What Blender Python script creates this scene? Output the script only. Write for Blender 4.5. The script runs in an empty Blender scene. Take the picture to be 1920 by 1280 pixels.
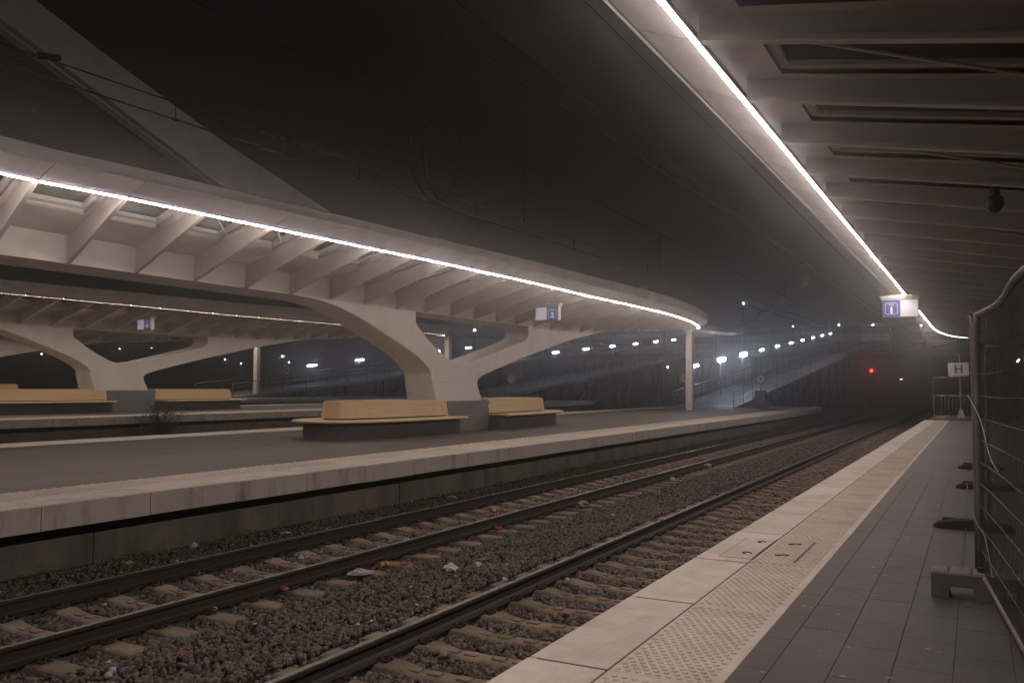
import bpy, bmesh, math, random
import numpy as np
from mathutils import Vector, Matrix

random.seed(7)
rng = np.random.default_rng(7)
sc = bpy.context.scene
C = sc.collection
PI = math.pi

# ------------------------------------------------------------------ camera
cam_d = bpy.data.cameras.new('camera')
cam = bpy.data.objects.new('camera', cam_d)
C.objects.link(cam)
yaw, pit, rol = math.radians(28.1), math.radians(2.98), math.radians(0.3)
Rv = Vector((math.cos(yaw), math.sin(yaw), 0))
Fv = Vector((-math.sin(yaw)*math.cos(pit), math.cos(yaw)*math.cos(pit), math.sin(pit)))
Uv = Rv.cross(Fv)
R2 = Rv*math.cos(rol) + Uv*math.sin(rol)
U2 = -Rv*math.sin(rol) + Uv*math.cos(rol)
M = Matrix((R2, U2, -Fv)).transposed().to_4x4()
M.translation = Vector((0, 0, 1.392))
cam.matrix_world = M
cam_d.sensor_width = 36.0
cam_d.lens = 1628.2/1920*36.0
cam_d.clip_start = 0.05
cam_d.clip_end = 2000
sc.camera = cam

# ------------------------------------------------------------------ world: foggy night sky, no sun
w = bpy.data.worlds.new('World'); sc.world = w; w.use_nodes = True
wn = w.node_tree.nodes; bg = wn['Background']
bg.inputs['Color'].default_value = (0.0017, 0.00145, 0.0014, 1)
bg.inputs['Strength'].default_value = 1.0

vs = sc.view_settings
vs.view_transform = 'Standard'; vs.look = 'None'; vs.gamma = 1.0; vs.use_curve_mapping = False
vs.exposure = 0.0
sc.render.engine = 'CYCLES'
cy = sc.cycles
cy.use_denoising = True
try: cy.denoiser = 'OPENIMAGEDENOISE'
except Exception: pass
cy.max_bounces = 5; cy.diffuse_bounces = 3; cy.glossy_bounces = 2; cy.transmission_bounces = 3
cy.volume_bounces = 0; cy.transparent_max_bounces = 6
cy.caustics_reflective = False; cy.caustics_refractive = False
cy.sample_clamp_indirect = 3.0

# ------------------------------------------------------------------ helpers
class MB:
    """collects vertices and faces, then links them as one mesh object"""
    def __init__(s): s.v = []; s.f = []
    def add(s, vs, fs):
        o = len(s.v); s.v += [tuple(q) for q in vs]; s.f += [tuple(i+o for i in q) for q in fs]; return s
    def box(s, x0, x1, y0, y1, z0, z1):
        return s.add([(x0,y0,z0),(x1,y0,z0),(x1,y1,z0),(x0,y1,z0),(x0,y0,z1),(x1,y0,z1),(x1,y1,z1),(x0,y1,z1)],
              [(0,3,2,1),(4,5,6,7),(0,1,5,4),(1,2,6,5),(2,3,7,6),(3,0,4,7)])
    def cbox(s, x0, x1, y0, y1, z0, z1, c):
        """box whose top edges are chamfered by c"""
        return s.add([(x0,y0,z0),(x1,y0,z0),(x1,y1,z0),(x0,y1,z0),
                      (x0,y0,z1-c),(x1,y0,z1-c),(x1,y1,z1-c),(x0,y1,z1-c),
                      (x0+c,y0+c,z1),(x1-c,y0+c,z1),(x1-c,y1-c,z1),(x0+c,y1-c,z1)],
              [(0,3,2,1),(0,1,5,4),(1,2,6,5),(2,3,7,6),(3,0,4,7),(4,5,9,8),(5,6,10,9),(6,7,11,10),(7,4,8,11),(8,9,10,11)])
    def hexa(s, p):
        """8 points: bottom loop then top loop"""
        return s.add(p, [(0,3,2,1),(4,5,6,7),(0,1,5,4),(1,2,6,5),(2,3,7,6),(3,0,4,7)])
    def quad(s, a, b, c, d): return s.add([a,b,c,d], [(0,1,2,3)])
    def bar(s, a, b, wd, hd=None):
        """square bar between two points"""
        hd = hd or wd; a = Vector(a); b = Vector(b); d = (b-a).normalized()
        up = Vector((0,0,1)) if abs(d.z) < .95 else Vector((1,0,0))
        r = d.cross(up).normalized()*wd/2; u = r.cross(d).normalized()*hd/2
        return s.hexa([a-r-u, a+r-u, a+r+u, a-r+u, b-r-u, b+r-u, b+r+u, b-r+u])
    def tube(s, pts, r, n=8, closed=False, cap=True):
        pts = [Vector(q) for q in pts]; k = len(pts); o = len(s.v); prev = None
        rs = r if isinstance(r, (list, tuple)) else [r]*k
        for i, q in enumerate(pts):
            if closed: d = pts[(i+1) % k] - pts[i-1]
            else: d = pts[min(i+1, k-1)] - pts[max(i-1, 0)]
            d.normalize()
            if prev is None:
                up = Vector((0,0,1)) if abs(d.z) < .9 else Vector((1,0,0)); a = d.cross(up).normalized()
            else: a = (prev - d*prev.dot(d)).normalized()
            prev = a; b = d.cross(a)
            for j in range(n):
                t = 2*PI*j/n; s.v.append(tuple(q + (a*math.cos(t) + b*math.sin(t))*rs[i]))
        for i in range(k if closed else k-1):
            i2 = (i+1) % k
            for j in range(n):
                j2 = (j+1) % n; s.f.append((o+i*n+j, o+i*n+j2, o+i2*n+j2, o+i2*n+j))
        if cap and not closed:
            s.f.append(tuple(o+j for j in range(n-1, -1, -1))); s.f.append(tuple(o+(k-1)*n+j for j in range(n)))
        return s
    def sweep(s, stations, closed=False):
        """stations: lists of 3D points (one closed section each)"""
        o = len(s.v); n = len(stations[0]); k = len(stations)
        for st in stations: s.v += [tuple(q) for q in st]
        for i in range(k if closed else k-1):
            i2 = (i+1) % k
            for j in range(n):
                j2 = (j+1) % n; s.f.append((o+i*n+j, o+i*n+j2, o+i2*n+j2, o+i2*n+j))
        if not closed:
            s.f.append(tuple(o+j for j in range(n-1, -1, -1))); s.f.append(tuple(o+(k-1)*n+j for j in range(n)))
        return s
    def mesh(s, name, mat=None, smooth=False):
        me = bpy.data.meshes.new(name); me.from_pydata(s.v, [], s.f); me.update()
        bm = bmesh.new(); bm.from_mesh(me); bmesh.ops.recalc_face_normals(bm, faces=bm.faces); bm.to_mesh(me); bm.free()
        if mat: me.materials.append(mat)
        if smooth:
            me.polygons.foreach_set('use_smooth', [True]*len(me.polygons))
        return me
    def build(s, name, mat=None, parent=None, smooth=False, sharp=None):
        me = s.mesh(name, mat, smooth or sharp is not None)
        if sharp is not None:
            try: me.set_sharp_from_angle(angle=math.radians(sharp))
            except Exception: pass
        return link(name, me, parent)

def link(name, me, parent=None, loc=None, rot=None):
    o = bpy.data.objects.new(name, me); C.objects.link(o)
    if parent is not None: o.parent = parent
    if loc is not None: o.location = loc
    if rot is not None: o.rotation_euler = rot
    return o
def tag(o, label=None, cat=None, group=None, kind=None):
    if label: o['label'] = label
    if cat: o['category'] = cat
    if group: o['group'] = group
    if kind: o['kind'] = kind
    return o
def thing(name, label, cat, loc=(0,0,0), group=None, rz=0):
    o = bpy.data.objects.new(name, None); C.objects.link(o); o.location = loc; o.rotation_euler = (0,0,rz)
    o.empty_display_size = .2
    return tag(o, label, cat, group)
def copy_tree(o, off, label=None, skip=None, parent=None):
    c = o.copy(); C.objects.link(c)
    if parent is None: c.location = Vector(o.location) + Vector(off)
    else: c.parent = parent
    if label: c['label'] = label
    for ch in o.children:
        if skip and skip(ch): continue
        copy_tree(ch, None, None, skip, c)
    return c
def lerp(tab, x):
    if x <= tab[0][0]: return tab[0][1]
    for (a, b), (c, d) in zip(tab, tab[1:]):
        if x <= c: return b + (d-b)*(x-a)/(c-a)
    return tab[-1][1]
def catmull(pts, n=6):
    out = []; P = [Vector(q) for q in pts]
    for i in range(len(P)-1):
        p0 = P[max(i-1,0)]; p1 = P[i]; p2 = P[i+1]; p3 = P[min(i+2,len(P)-1)]
        for j in range(n):
            t = j/n
            out.append(.5*((2*p1) + (p2-p0)*t + (2*p0-5*p1+4*p2-p3)*t*t + (3*p1-p0-3*p2+p3)*t**3))
    out.append(P[-1]); return out

# ------------------------------------------------------------------ materials
def mat(name, col, rough=.6, metal=0, var=.12, scale=3.0, bump=0, bscale=30, stretch=(1,1,1), dirt=None, dscale=1.2, dlo=.45, dhi=.7, island=0, spec=.5, objr=0):
    m = bpy.data.materials.new(name); m.use_nodes = True; nt = m.node_tree; N = nt.nodes; L = nt.links
    b = N['Principled BSDF']; b.inputs['Roughness'].default_value = rough; b.inputs['Metallic'].default_value = metal
    b.inputs['Specular IOR Level'].default_value = spec
    geo = N.new('ShaderNodeNewGeometry'); mp = N.new('ShaderNodeMapping'); mp.inputs['Scale'].default_value = stretch
    L.new(geo.outputs['Position'], mp.inputs['Vector'])
    nz = N.new('ShaderNodeTexNoise'); nz.inputs['Scale'].default_value = scale; nz.inputs['Detail'].default_value = 6; nz.inputs['Roughness'].default_value = .65
    L.new(mp.outputs['Vector'], nz.inputs['Vector'])
    mr = N.new('ShaderNodeMapRange'); mr.inputs['From Min'].default_value = .25; mr.inputs['From Max'].default_value = .75
    mr.inputs['To Min'].default_value = 1-var; mr.inputs['To Max'].default_value = 1+var
    L.new(nz.outputs['Fac'], mr.inputs['Value'])
    val = mr.outputs['Result']
    if island:
        mr2 = N.new('ShaderNodeMapRange'); mr2.inputs['To Min'].default_value = 1-island; mr2.inputs['To Max'].default_value = 1+island
        L.new(geo.outputs['Random Per Island'], mr2.inputs['Value'])
        mu = N.new('ShaderNodeMath'); mu.operation = 'MULTIPLY'; L.new(val, mu.inputs[0]); L.new(mr2.outputs['Result'], mu.inputs[1]); val = mu.outputs[0]
    if objr:
        oi = N.new('ShaderNodeObjectInfo'); mr3 = N.new('ShaderNodeMapRange'); mr3.inputs['To Min'].default_value = 1-objr; mr3.inputs['To Max'].default_value = 1+objr
        L.new(oi.outputs['Random'], mr3.inputs['Value'])
        mu3 = N.new('ShaderNodeMath'); mu3.operation = 'MULTIPLY'; L.new(val, mu3.inputs[0]); L.new(mr3.outputs['Result'], mu3.inputs[1]); val = mu3.outputs[0]
    vm = N.new('ShaderNodeVectorMath'); vm.operation = 'SCALE'; vm.inputs[0].default_value = col[:3]; L.new(val, vm.inputs['Scale'])
    out = vm.outputs['Vector']
    if dirt:
        n2 = N.new('ShaderNodeTexNoise'); n2.inputs['Scale'].default_value = dscale; n2.inputs['Detail'].default_value = 8; n2.inputs['Roughness'].default_value = .7
        L.new(mp.outputs['Vector'], n2.inputs['Vector'])
        m2 = N.new('ShaderNodeMapRange'); m2.inputs['From Min'].default_value = dlo; m2.inputs['From Max'].default_value = dhi
        L.new(n2.outputs['Fac'], m2.inputs['Value'])
        mx = N.new('ShaderNodeMix'); mx.data_type = 'RGBA'; mx.inputs['B'].default_value = (*dirt, 1)
        L.new(m2.outputs['Result'], mx.inputs['Factor']); L.new(out, mx.inputs['A']); out = mx.outputs['Result']
    L.new(out, b.inputs['Base Color'])
    if bump:
        n3 = N.new('ShaderNodeTexNoise'); n3.inputs['Scale'].default_value = bscale; n3.inputs['Detail'].default_value = 5
        L.new(mp.outputs['Vector'], n3.inputs['Vector'])
        bp = N.new('ShaderNodeBump'); bp.inputs['Strength'].default_value = bump; bp.inputs['Distance'].default_value = .01
        L.new(n3.outputs['Fac'], bp.inputs['Height']); L.new(bp.outputs['Normal'], b.inputs['Normal'])
    return m
def emit(name, col, st):
    m = bpy.data.materials.new(name); m.use_nodes = True; nt = m.node_tree; nt.nodes.clear()
    e = nt.nodes.new('ShaderNodeEmission'); e.inputs['Color'].default_value = (*col, 1); e.inputs['Strength'].default_value = st
    o = nt.nodes.new('ShaderNodeOutputMaterial'); nt.links.new(e.outputs[0], o.inputs['Surface']); return m

m_white = mat('painted_steel', (.54,.497,.462), .5, var=.07, scale=1.1, dirt=(.36,.31,.27), dscale=.9, dlo=.47, dhi=.85, objr=.05)
m_colw = mat('white_concrete', (.60,.555,.51), .55, var=.06, scale=1.2, dirt=(.48,.43,.38), dscale=1.6, stretch=(1,1,.35), dlo=.5, dhi=.8, bump=.05)
m_glass = mat('skylight_glass', (.035,.037,.045), .25, var=.1)
m_slab = mat('edge_concrete', (.54,.48,.425), .75, var=.14, scale=3.5, dirt=(.33,.27,.22), dscale=1.5, dlo=.47, dhi=.80, bump=.2, bscale=60, objr=.07)
m_tile = mat('tactile_concrete', (.54,.475,.405), .75, var=.12, scale=4, dirt=(.35,.285,.225), dscale=1.6, dlo=.48, dhi=.82, objr=.06)
m_paver = mat('dark_paver', (.066,.0555,.051), .62, var=.22, scale=6, dirt=(.095,.081,.074), dscale=.8, dlo=.42, dhi=.8, bump=.2, bscale=90, spec=.35, objr=.10)
m_floor = mat('dark_platform_floor', (.094,.080,.073), .6, var=.22, scale=1.8, stretch=(1,.10,1), dirt=(.060,.048,.042), dscale=1.0, dlo=.45, dhi=.75, spec=.4)
m_grout = mat('grout', (.040,.034,.031), .9)
m_slabface = mat('stained_edge_face', (.47,.42,.375), .8, var=.12, scale=2.5, stretch=(1,1,.22), dirt=(.12,.095,.075), dscale=2.6, dlo=.52, dhi=.78, bump=.15, bscale=40)
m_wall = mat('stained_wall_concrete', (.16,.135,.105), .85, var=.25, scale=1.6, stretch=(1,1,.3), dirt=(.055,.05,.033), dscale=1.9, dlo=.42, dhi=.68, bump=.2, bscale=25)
m_dark = mat('recess_shade', (.02,.018,.016), .9)  # near-black colour stands in for the shade beneath the edge slabs
m_stone = mat('ballast_stone', (.108,.087,.069), .85, var=.35, scale=25, island=.8, dirt=(.17,.147,.125), dscale=9, dlo=.52, dhi=.6)
m_bed = mat('ballast_bed', (.075,.055,.042), .95, var=.4, scale=14, bump=.6, bscale=22)
m_ground = mat('ground', (.05,.043,.038), .95, var=.3, scale=2, bump=.3, bscale=8)
m_sleeper = mat('sleeper_concrete', (.25,.19,.135), .85, var=.22, scale=6, dirt=(.15,.105,.068), dscale=3.5, dlo=.42, dhi=.7, bump=.3, bscale=30, objr=.15)
m_rail = mat('rusty_rail', (.030,.020,.015), .7, metal=.1, var=.25, scale=9, stretch=(1,.1,1))
m_railtop = mat('polished_rail_head', (.17,.135,.11), .38, metal=.8, var=.1, scale=4, stretch=(1,.05,1))
m_clip = mat('rail_clip_steel', (.055,.036,.026), .55, metal=.4, var=.2)
m_wood = mat('bench_wood', (.67,.49,.295), .45, var=.14, scale=5, stretch=(4,.35,9), dirt=(.54,.37,.20), dscale=3, dlo=.45, dhi=.8, island=.10)
m_granite = mat('dark_granite', (.085,.078,.078), .55, var=.2, scale=9, dirt=(.115,.10,.096), dscale=2)
m_panel = mat('grey_stone_panel', (.17,.163,.165), .6, var=.12, scale=7, dirt=(.13,.122,.12), dscale=2)
m_capgrey = mat('bench_cap', (.42,.40,.38), .45, var=.06)
m_galv = mat('galvanised_steel', (.26,.245,.235), .5, metal=.6, var=.2, scale=12)
m_oldgalv = mat('weathered_fence_tube', (.16,.14,.128), .6, metal=.4, var=.3, scale=10)
m_wire = mat('fence_wire', (.11,.10,.095), .6, metal=.4, var=.15)
m_rubber = mat('black_rubber', (.018,.016,.015), .7, var=.2, bump=.2)
m_foot = mat('concrete_foot', (.17,.145,.135), .85, var=.15, bump=.2)
m_cable = mat('overhead_cable', (.010,.009,.009), 1.0, spec=.05)
m_blue = mat('sign_blue', (.028,.045,.20), .4, var=.03)
m_signw = mat('sign_white', (.60,.59,.60), .4, var=.02)
def backlit(m_, col, st):
    b_ = m_.node_tree.nodes['Principled BSDF']; b_.inputs['Emission Color'].default_value = (*col, 1); b_.inputs['Emission Strength'].default_value = st; return m_
m_signlit = backlit(mat('backlit_sign_white', (.5,.5,.5), .4, var=.02), (.92,.90,.95), .26)
m_bluelit = backlit(mat('backlit_sign_blue', (.028,.045,.20), .4, var=.03), (.10,.13,.55), .16)
m_black = mat('black_paint', (.015,.015,.015), .5)
m_red = mat('red_paint', (.35,.02,.02), .5)
m_alu = mat('sign_bracket', (.50,.47,.43), .45, var=.05)
m_struct = mat('far_steel', (.085,.08,.078), .6, var=.2)
m_deck = mat('ramp_deck', (.22,.225,.245), .45, var=.15, scale=2)
m_leaf = mat('weed_leaf', (.12,.17,.04), .7, var=.4, scale=12, island=.5)
m_leaf2 = mat('shrub_leaf', (.045,.042,.02), .7, var=.4, scale=12, island=.5)
m_twig = mat('twig', (.06,.045,.03), .8)
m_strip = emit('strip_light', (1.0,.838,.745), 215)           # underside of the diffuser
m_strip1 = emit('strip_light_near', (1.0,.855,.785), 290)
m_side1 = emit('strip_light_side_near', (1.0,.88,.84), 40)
m_side = emit('strip_light_side', (.74,.62,1.0), 1.7)         # outer flank of the diffuser, violet lens fringe put into its glow
m_top = emit('strip_light_violet_fringe', (.80,.66,1.0), 9)    # upper lip of the diffuser, its colour imitates the lens's violet fringe
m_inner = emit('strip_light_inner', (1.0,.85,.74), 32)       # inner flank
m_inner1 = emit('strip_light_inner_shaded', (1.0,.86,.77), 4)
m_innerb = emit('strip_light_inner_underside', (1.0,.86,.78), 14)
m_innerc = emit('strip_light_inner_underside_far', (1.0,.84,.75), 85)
m_strip4 = emit('recessed_strip_light', (1.0,.84,.72), 130)
m_off = mat('unlit_strip', (.75,.72,.68), .3, var=.02)
m_lamp = emit('ramp_lamp_light', (.74,.80,1.0), 32)
m_lampb = emit('ramp_lamp_bright', (.74,.82,1.0), 60)
m_dot = emit('distant_lamp_light', (.85,.90,1.0), 120)
m_dotw = emit('distant_warm_light', (1.0,.55,.22), 60)
m_sig = emit('signal_red_light', (1.0,.012,.008), 70)
m_win = emit('lit_window', (.75,.80,.85), .09)

# ================================================================== SETTING
H = .757                 # platform height above rail head
ZR = -H
gr = MB().quad((-260,-60,-1.30),(160,-60,-1.30),(160,420,-1.30),(-260,420,-1.30)).build('ground', m_ground); tag(gr, kind='structure')
bed = MB().box(-9.95,-2.35,-12,150,-1.28,-1.0).build('track_bed', m_bed); tag(bed, kind='structure')
bed2 = MB().box(-28.3,-20.4,-12,150,-1.28,-1.0).build('track_bed', m_bed); tag(bed2, kind='structure')
bed3 = MB().box(-47.3,-39.4,-12,150,-1.28,-.85).build('track_bed', m_bed); tag(bed3, kind='structure')

# ---- tactile tile mesh shared by all copies (domes in staggered rows)
def tactile_mesh(name, wd, ln, pitch, dh=.0075):
    b = MB(); b.cbox(-wd/2, wd/2, -ln/2+.002, ln/2-.002, -.06, 0, .003)
    nx = int((wd-.05)/pitch); ny = int((ln-.05)/(pitch*.92))
    for j in range(ny):
        y = -ln/2+.035+j*pitch*.92
        for i in range(nx):
            x = -wd/2+.035+(i+.5*(j % 2))*pitch
            if x > wd/2-.025: continue
            o = len(b.v); n = 7
            for r, z in ((pitch*.34, 0), (pitch*.25, dh)):
                for k in range(n):
                    t = 2*PI*k/n; b.v.append((x+r*math.cos(t), y+r*math.sin(t), z))
            for k in range(n):
                k2 = (k+1) % n; b.f.append((o+k, o+k2, o+n+k2, o+n+k))
            b.f.append(tuple(o+n+k for k in range(n)))
    me = bpy.data.meshes.new(name); me.from_pydata(b.v, [], b.f); me.materials.append(m_tile); me.update(); return me

SL = 1.5
def two_mat_slab(name, x0, x1, ln, th, lip_side):
    """edge slab: light top, stained face on the track side (faces are sorted by normal)"""
    b = MB(); b.cbox(x0, x1, -ln/2+.006, ln/2-.006, -th, 0, .012)
    me = b.mesh(name, m_slab); me.materials.append(m_slabface)
    for p in me.polygons:
        if p.normal.z < .3: p.material_index = 1
    return me

# ================================================================== PLATFORM 1 (the one the camera stands on)
plat1 = bpy.data.objects.new('platform_pavement', None); C.objects.link(plat1); tag(plat1, kind='structure')
XA, XJ, XB = -2.08, -1.63, -1.08
PE = 43.4                                        # end of the platform
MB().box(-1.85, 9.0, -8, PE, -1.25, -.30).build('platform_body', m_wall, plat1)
MB().box(-2.03, 9.0, -8, PE, -.30, -.0045).build('sub_base', m_grout, plat1)
slab_me = two_mat_slab('edge_slab', -(XJ-XA)/2+.002, (XJ-XA)/2-.002, SL, .28, -1)
tile_me = tactile_mesh('tactile_tile', XB-XJ-.004, SL, .052)
y = 4.081-3*SL
k = 0
while y < PE-.1:
    hatch = abs(y-(4.081+2*SL)) < .1
    y1 = min(y+SL, PE)
    if not hatch:
        o = link('edge_slab', slab_me, plat1, ((XA+XJ)/2, y+SL/2, random.uniform(-.0015,.0015)))
        o2 = link('tactile_tile', tile_me, plat1, ((XB+XJ)/2, y+SL/2, random.uniform(-.001,.001)))
        if y+SL > PE+.05: s = (y1-y)/SL; o.scale.y = o2.scale.y = s; o.location.y = o2.location.y = (y+y1)/2
    else:
        o = link('edge_slab', slab_me, plat1, ((XA+XJ)/2, y+SL/2, 0))
        MB().box(-1.912, XJ-.010, y+.153, y+1.197, .0005, .0022).build('hatch_frame', m_clip, plat1)
        hb = MB().cbox(-1.905, XJ-.017, y+.16, y+1.19, -.05, .004, .0015).build('hatch_cover', m_slab, plat1)
        for yy in (y+.38, y+.97):
            MB().tube([(-1.73+.035*math.cos(t), yy+.035*math.sin(t), .006) for t in [i*PI/8 for i in range(13)]], .006, 5).build('lifting_ring', m_clip, hb)
        o2 = link('tactile_tile', tile_me, plat1, ((XB+XJ)/2, y+SL/2, 0))
        fr = MB().box(-1.315,-1.300,y+.16,y+1.19,.002,.0075).build('hatch_joint', m_clip, plat1)
        for yy in (y+.42, y+1.0):
            MB().tube([(-1.50,yy-.03,.008),(-1.44,yy,.010),(-1.40,yy+.03,.008)], .006, 5).build('lifting_slot', m_clip, plat1)
    y += SL; k += 1
# dark pavers, laid in running bond
pw, pl = .268, .59
pav_me = MB().cbox(-pw/2+.001, pw/2-.001, -pl/2+.001, pl/2-.001, -.06, 0, .0015).mesh('paver', m_paver)
pavn_me = MB().cbox(-.15/2+.001, .15/2-.001, -pl/2+.001, pl/2-.001, -.06, 0, .0015).mesh('paver', m_paver)
cols = [(-1.08+.075, pavn_me)] + [(-.93+pw*(i+.5), pav_me) for i in range(6)]
PAVEND = 2.1+pl*24
for ci, (cx, me_) in enumerate(cols):
    off = (0, .31, .06, .37, .12, .42, .2)[ci]
    yy = 2.1-pl+off
    while yy < PAVEND-.01:
        a, b_ = yy, min(yy+pl, PAVEND)
        if b_-a > .05:
            o = link('paver', me_, plat1, (cx, (a+b_)/2, random.uniform(-.0008,.0004)))
            o.scale.y = (b_-a)/pl
        yy += pl
MB().box(-1.078, 9.0, PAVEND+.003, PE, -.05, -.001).build('far_paving', m_paver, plat1)
MB().box(-1.078, 9.0, -8, 1.5, -.05, -.003).build('near_paving', m_paver, plat1)
MB().box(-.93+6*pw+.004, 9.0, 1.5, PAVEND, -.05, -.002).build('side_paving', m_paver, plat1)
b = MB()                                     # worn chewing-gum spots
for i in range(70):
    gx, gy, r = random.uniform(-1.0,-.05), random.uniform(3.8,14), random.uniform(.008,.02)
    b.add([(gx+r*math.cos(t)*random.uniform(.8,1.2), gy+r*math.sin(t)*random.uniform(.8,1.2), .0022) for t in [q*PI/4 for q in range(8)]], [tuple(range(8))])
o = b.build('gum_spots', mat('gum', (.24,.21,.20), .8), plat1); tag(o, kind='stuff')

# ================================================================== PLATFORM 2 and its copies
def make_platform():
    r = bpy.data.objects.new('platform_pavement', None); C.objects.link(r); tag(r, kind='structure')
    x0, x1 = -9.51, -20.19; ye = 69.0; ys = -2.0
    MB().box(x1+1.32, x0-1.46, ys, ye-1.5, -.06, 0).build('platform_floor', m_floor, r)
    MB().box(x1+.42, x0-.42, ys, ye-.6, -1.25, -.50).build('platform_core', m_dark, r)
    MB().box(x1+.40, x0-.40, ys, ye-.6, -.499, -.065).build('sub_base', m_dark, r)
    sl = two_mat_slab('edge_slab', -.32, .32, SL, .295, 1)
    tl = tactile_mesh('tactile_tile', .815, SL, .085, .009)
    yy = 6.344-5*SL
    while yy < ye-.01:
        cur = max(0, (yy-58)/11)**2*.9                       # the edge bends away at the platform's end
        link('edge_slab', sl, r, (x0-.32-cur, yy+SL/2, random.uniform(-.003,.003)), (0,0,cur*.12))
        if cur < .5:
            link('tactile_tile', tl, r, (x0-.645-.41-cur, yy+SL/2, random.uniform(-.002,.001)))
        link('edge_slab', sl, r, (x1+.32+cur, yy+SL/2, random.uniform(-.003,.003)))
        if yy < 48 and yy > 4: link('tactile_tile', tl, r, (x1+.645+.33, yy+SL/2, 0))
        yy += SL
    MB().box(x1+.3, x0-1.0, ye-1.6, ye-.2, -.07, -.003).build('platform_end_floor', m_floor, r)
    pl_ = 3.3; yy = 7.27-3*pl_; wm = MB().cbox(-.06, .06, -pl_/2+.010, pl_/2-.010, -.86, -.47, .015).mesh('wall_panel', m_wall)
    wi = 0
    while yy < 64:
        cur = max(0, (yy-58)/11)**2*.9
        link('wall_panel', wm, r, (x0-.39-cur+random.uniform(-.012,.012), yy+pl_/2, random.uniform(-.01,.01)))
        link('wall_panel', wm, r, (x1+.39+random.uniform(-.012,.012), yy+pl_/2, 0)); yy += pl_
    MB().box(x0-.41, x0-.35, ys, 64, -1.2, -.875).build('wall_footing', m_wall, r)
    return r
plat2 = make_platform()
SH = [(-19.0, 2.5, .20), (-38.0, 3.3, .40)]          # platforms further back repeat at these offsets
plat4 = copy_tree(plat2, SH[0]); plat6 = copy_tree(plat2, SH[1])

# ================================================================== TRACKS
prof = [(-.075,-.172),(.075,-.172),(.075,-.160),(.03,-.145),(.011,-.125),(.009,-.05),(.034,-.038),(.036,-.012),(.028,-.001)]
prof = prof + [(-x, z) for x, z in reversed(prof[2:])]
def rail_mesh():
    b = MB(); b.sweep([[(x, yy, z) for x, z in prof] for yy in (-10, 130)])
    me = b.mesh('rail', m_rail); me.materials.append(m_railtop)
    for p in me.polygons:
        c = p.center
        if abs(p.normal.z) > .9 and c.z > -.01: p.material_index = 1
    return me
rail_me = rail_mesh()
def sleeper_mesh():
    # monobloc concrete sleeper: raised rail seats, dished middle, sloping flanks
    b = MB(); st = []
    for x, z, hw in ((-1.28,-.02,.10),(-1.25,0,.115),(-.98,0,.12),(-.52,0,.12),(-.30,-.035,.105),(.30,-.035,.105),(.52,0,.12),(.98,0,.12),(1.25,0,.115),(1.28,-.02,.10)):
        st.append([(x,-hw-.03,-.2),(x,hw+.03,-.2),(x,hw,z-.015),(x,hw-.02,z),(x,-hw+.02,z),(x,-hw,z-.015)])
    b.sweep(st)
    for s in (-1, 1):                      # recessed-looking pads moulded along the top
        for x in (s*.14, s*.34):
            b.cbox(x-.06, x+.06, -.045, .045, -.05, -.016, .006)
    return b.mesh('sleeper', m_sleeper)
sleeper_me = sleeper_mesh()
def clip_mesh():
    b = MB()
    for s in (-1, 1):
        for q in (-1, 1):
            pts = [(s*.065, q*.02, .018), (s*.085, q*.055, .040), (s*.125, q*.07, .030), (s*.155, q*.045, .012), (s*.15, q*.01, .03), (s*.115, 0, .045)]
            b.tube(catmull(pts, 3), .0085, 5)
        b.cbox(s*.125-.03, s*.125+.03, -.05, .05, -.01, .016, .006)
    b.box(-.08, .08, -.085, .085, -.002, .006)
    return b.mesh('rail_clip', m_clip)
clip_me = clip_mesh()
TRK = [(-3.815, 'nearest rail track, running right along the edge of the near platform', 3.72),
       (-7.825, 'far rail track beside the stained wall of the bench platform', 3.5)]
SPY = .60
for ti, (xc, lab, y0) in enumerate(TRK):
    t = thing('railway_track', lab, 'railway track', (xc, 0, 0))
    for s in (-1, 1):
        link('rail', rail_me, t, (s*.753, 0, ZR))
    yy = y0
    for i in range(-4, 118):
        yk = y0+i*SPY
        if yk > 62: break
        sl = link('sleeper', sleeper_me, t, (random.uniform(-.02,.02), yk, ZR-.178+random.uniform(-.006,.004)), (0,0,random.uniform(-.012,.012)))
        if yk < 34:
            for s in (-1, 1):
                c = link('rail_clip', clip_me, sl, (s*.753, 0, .003)); 

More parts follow.
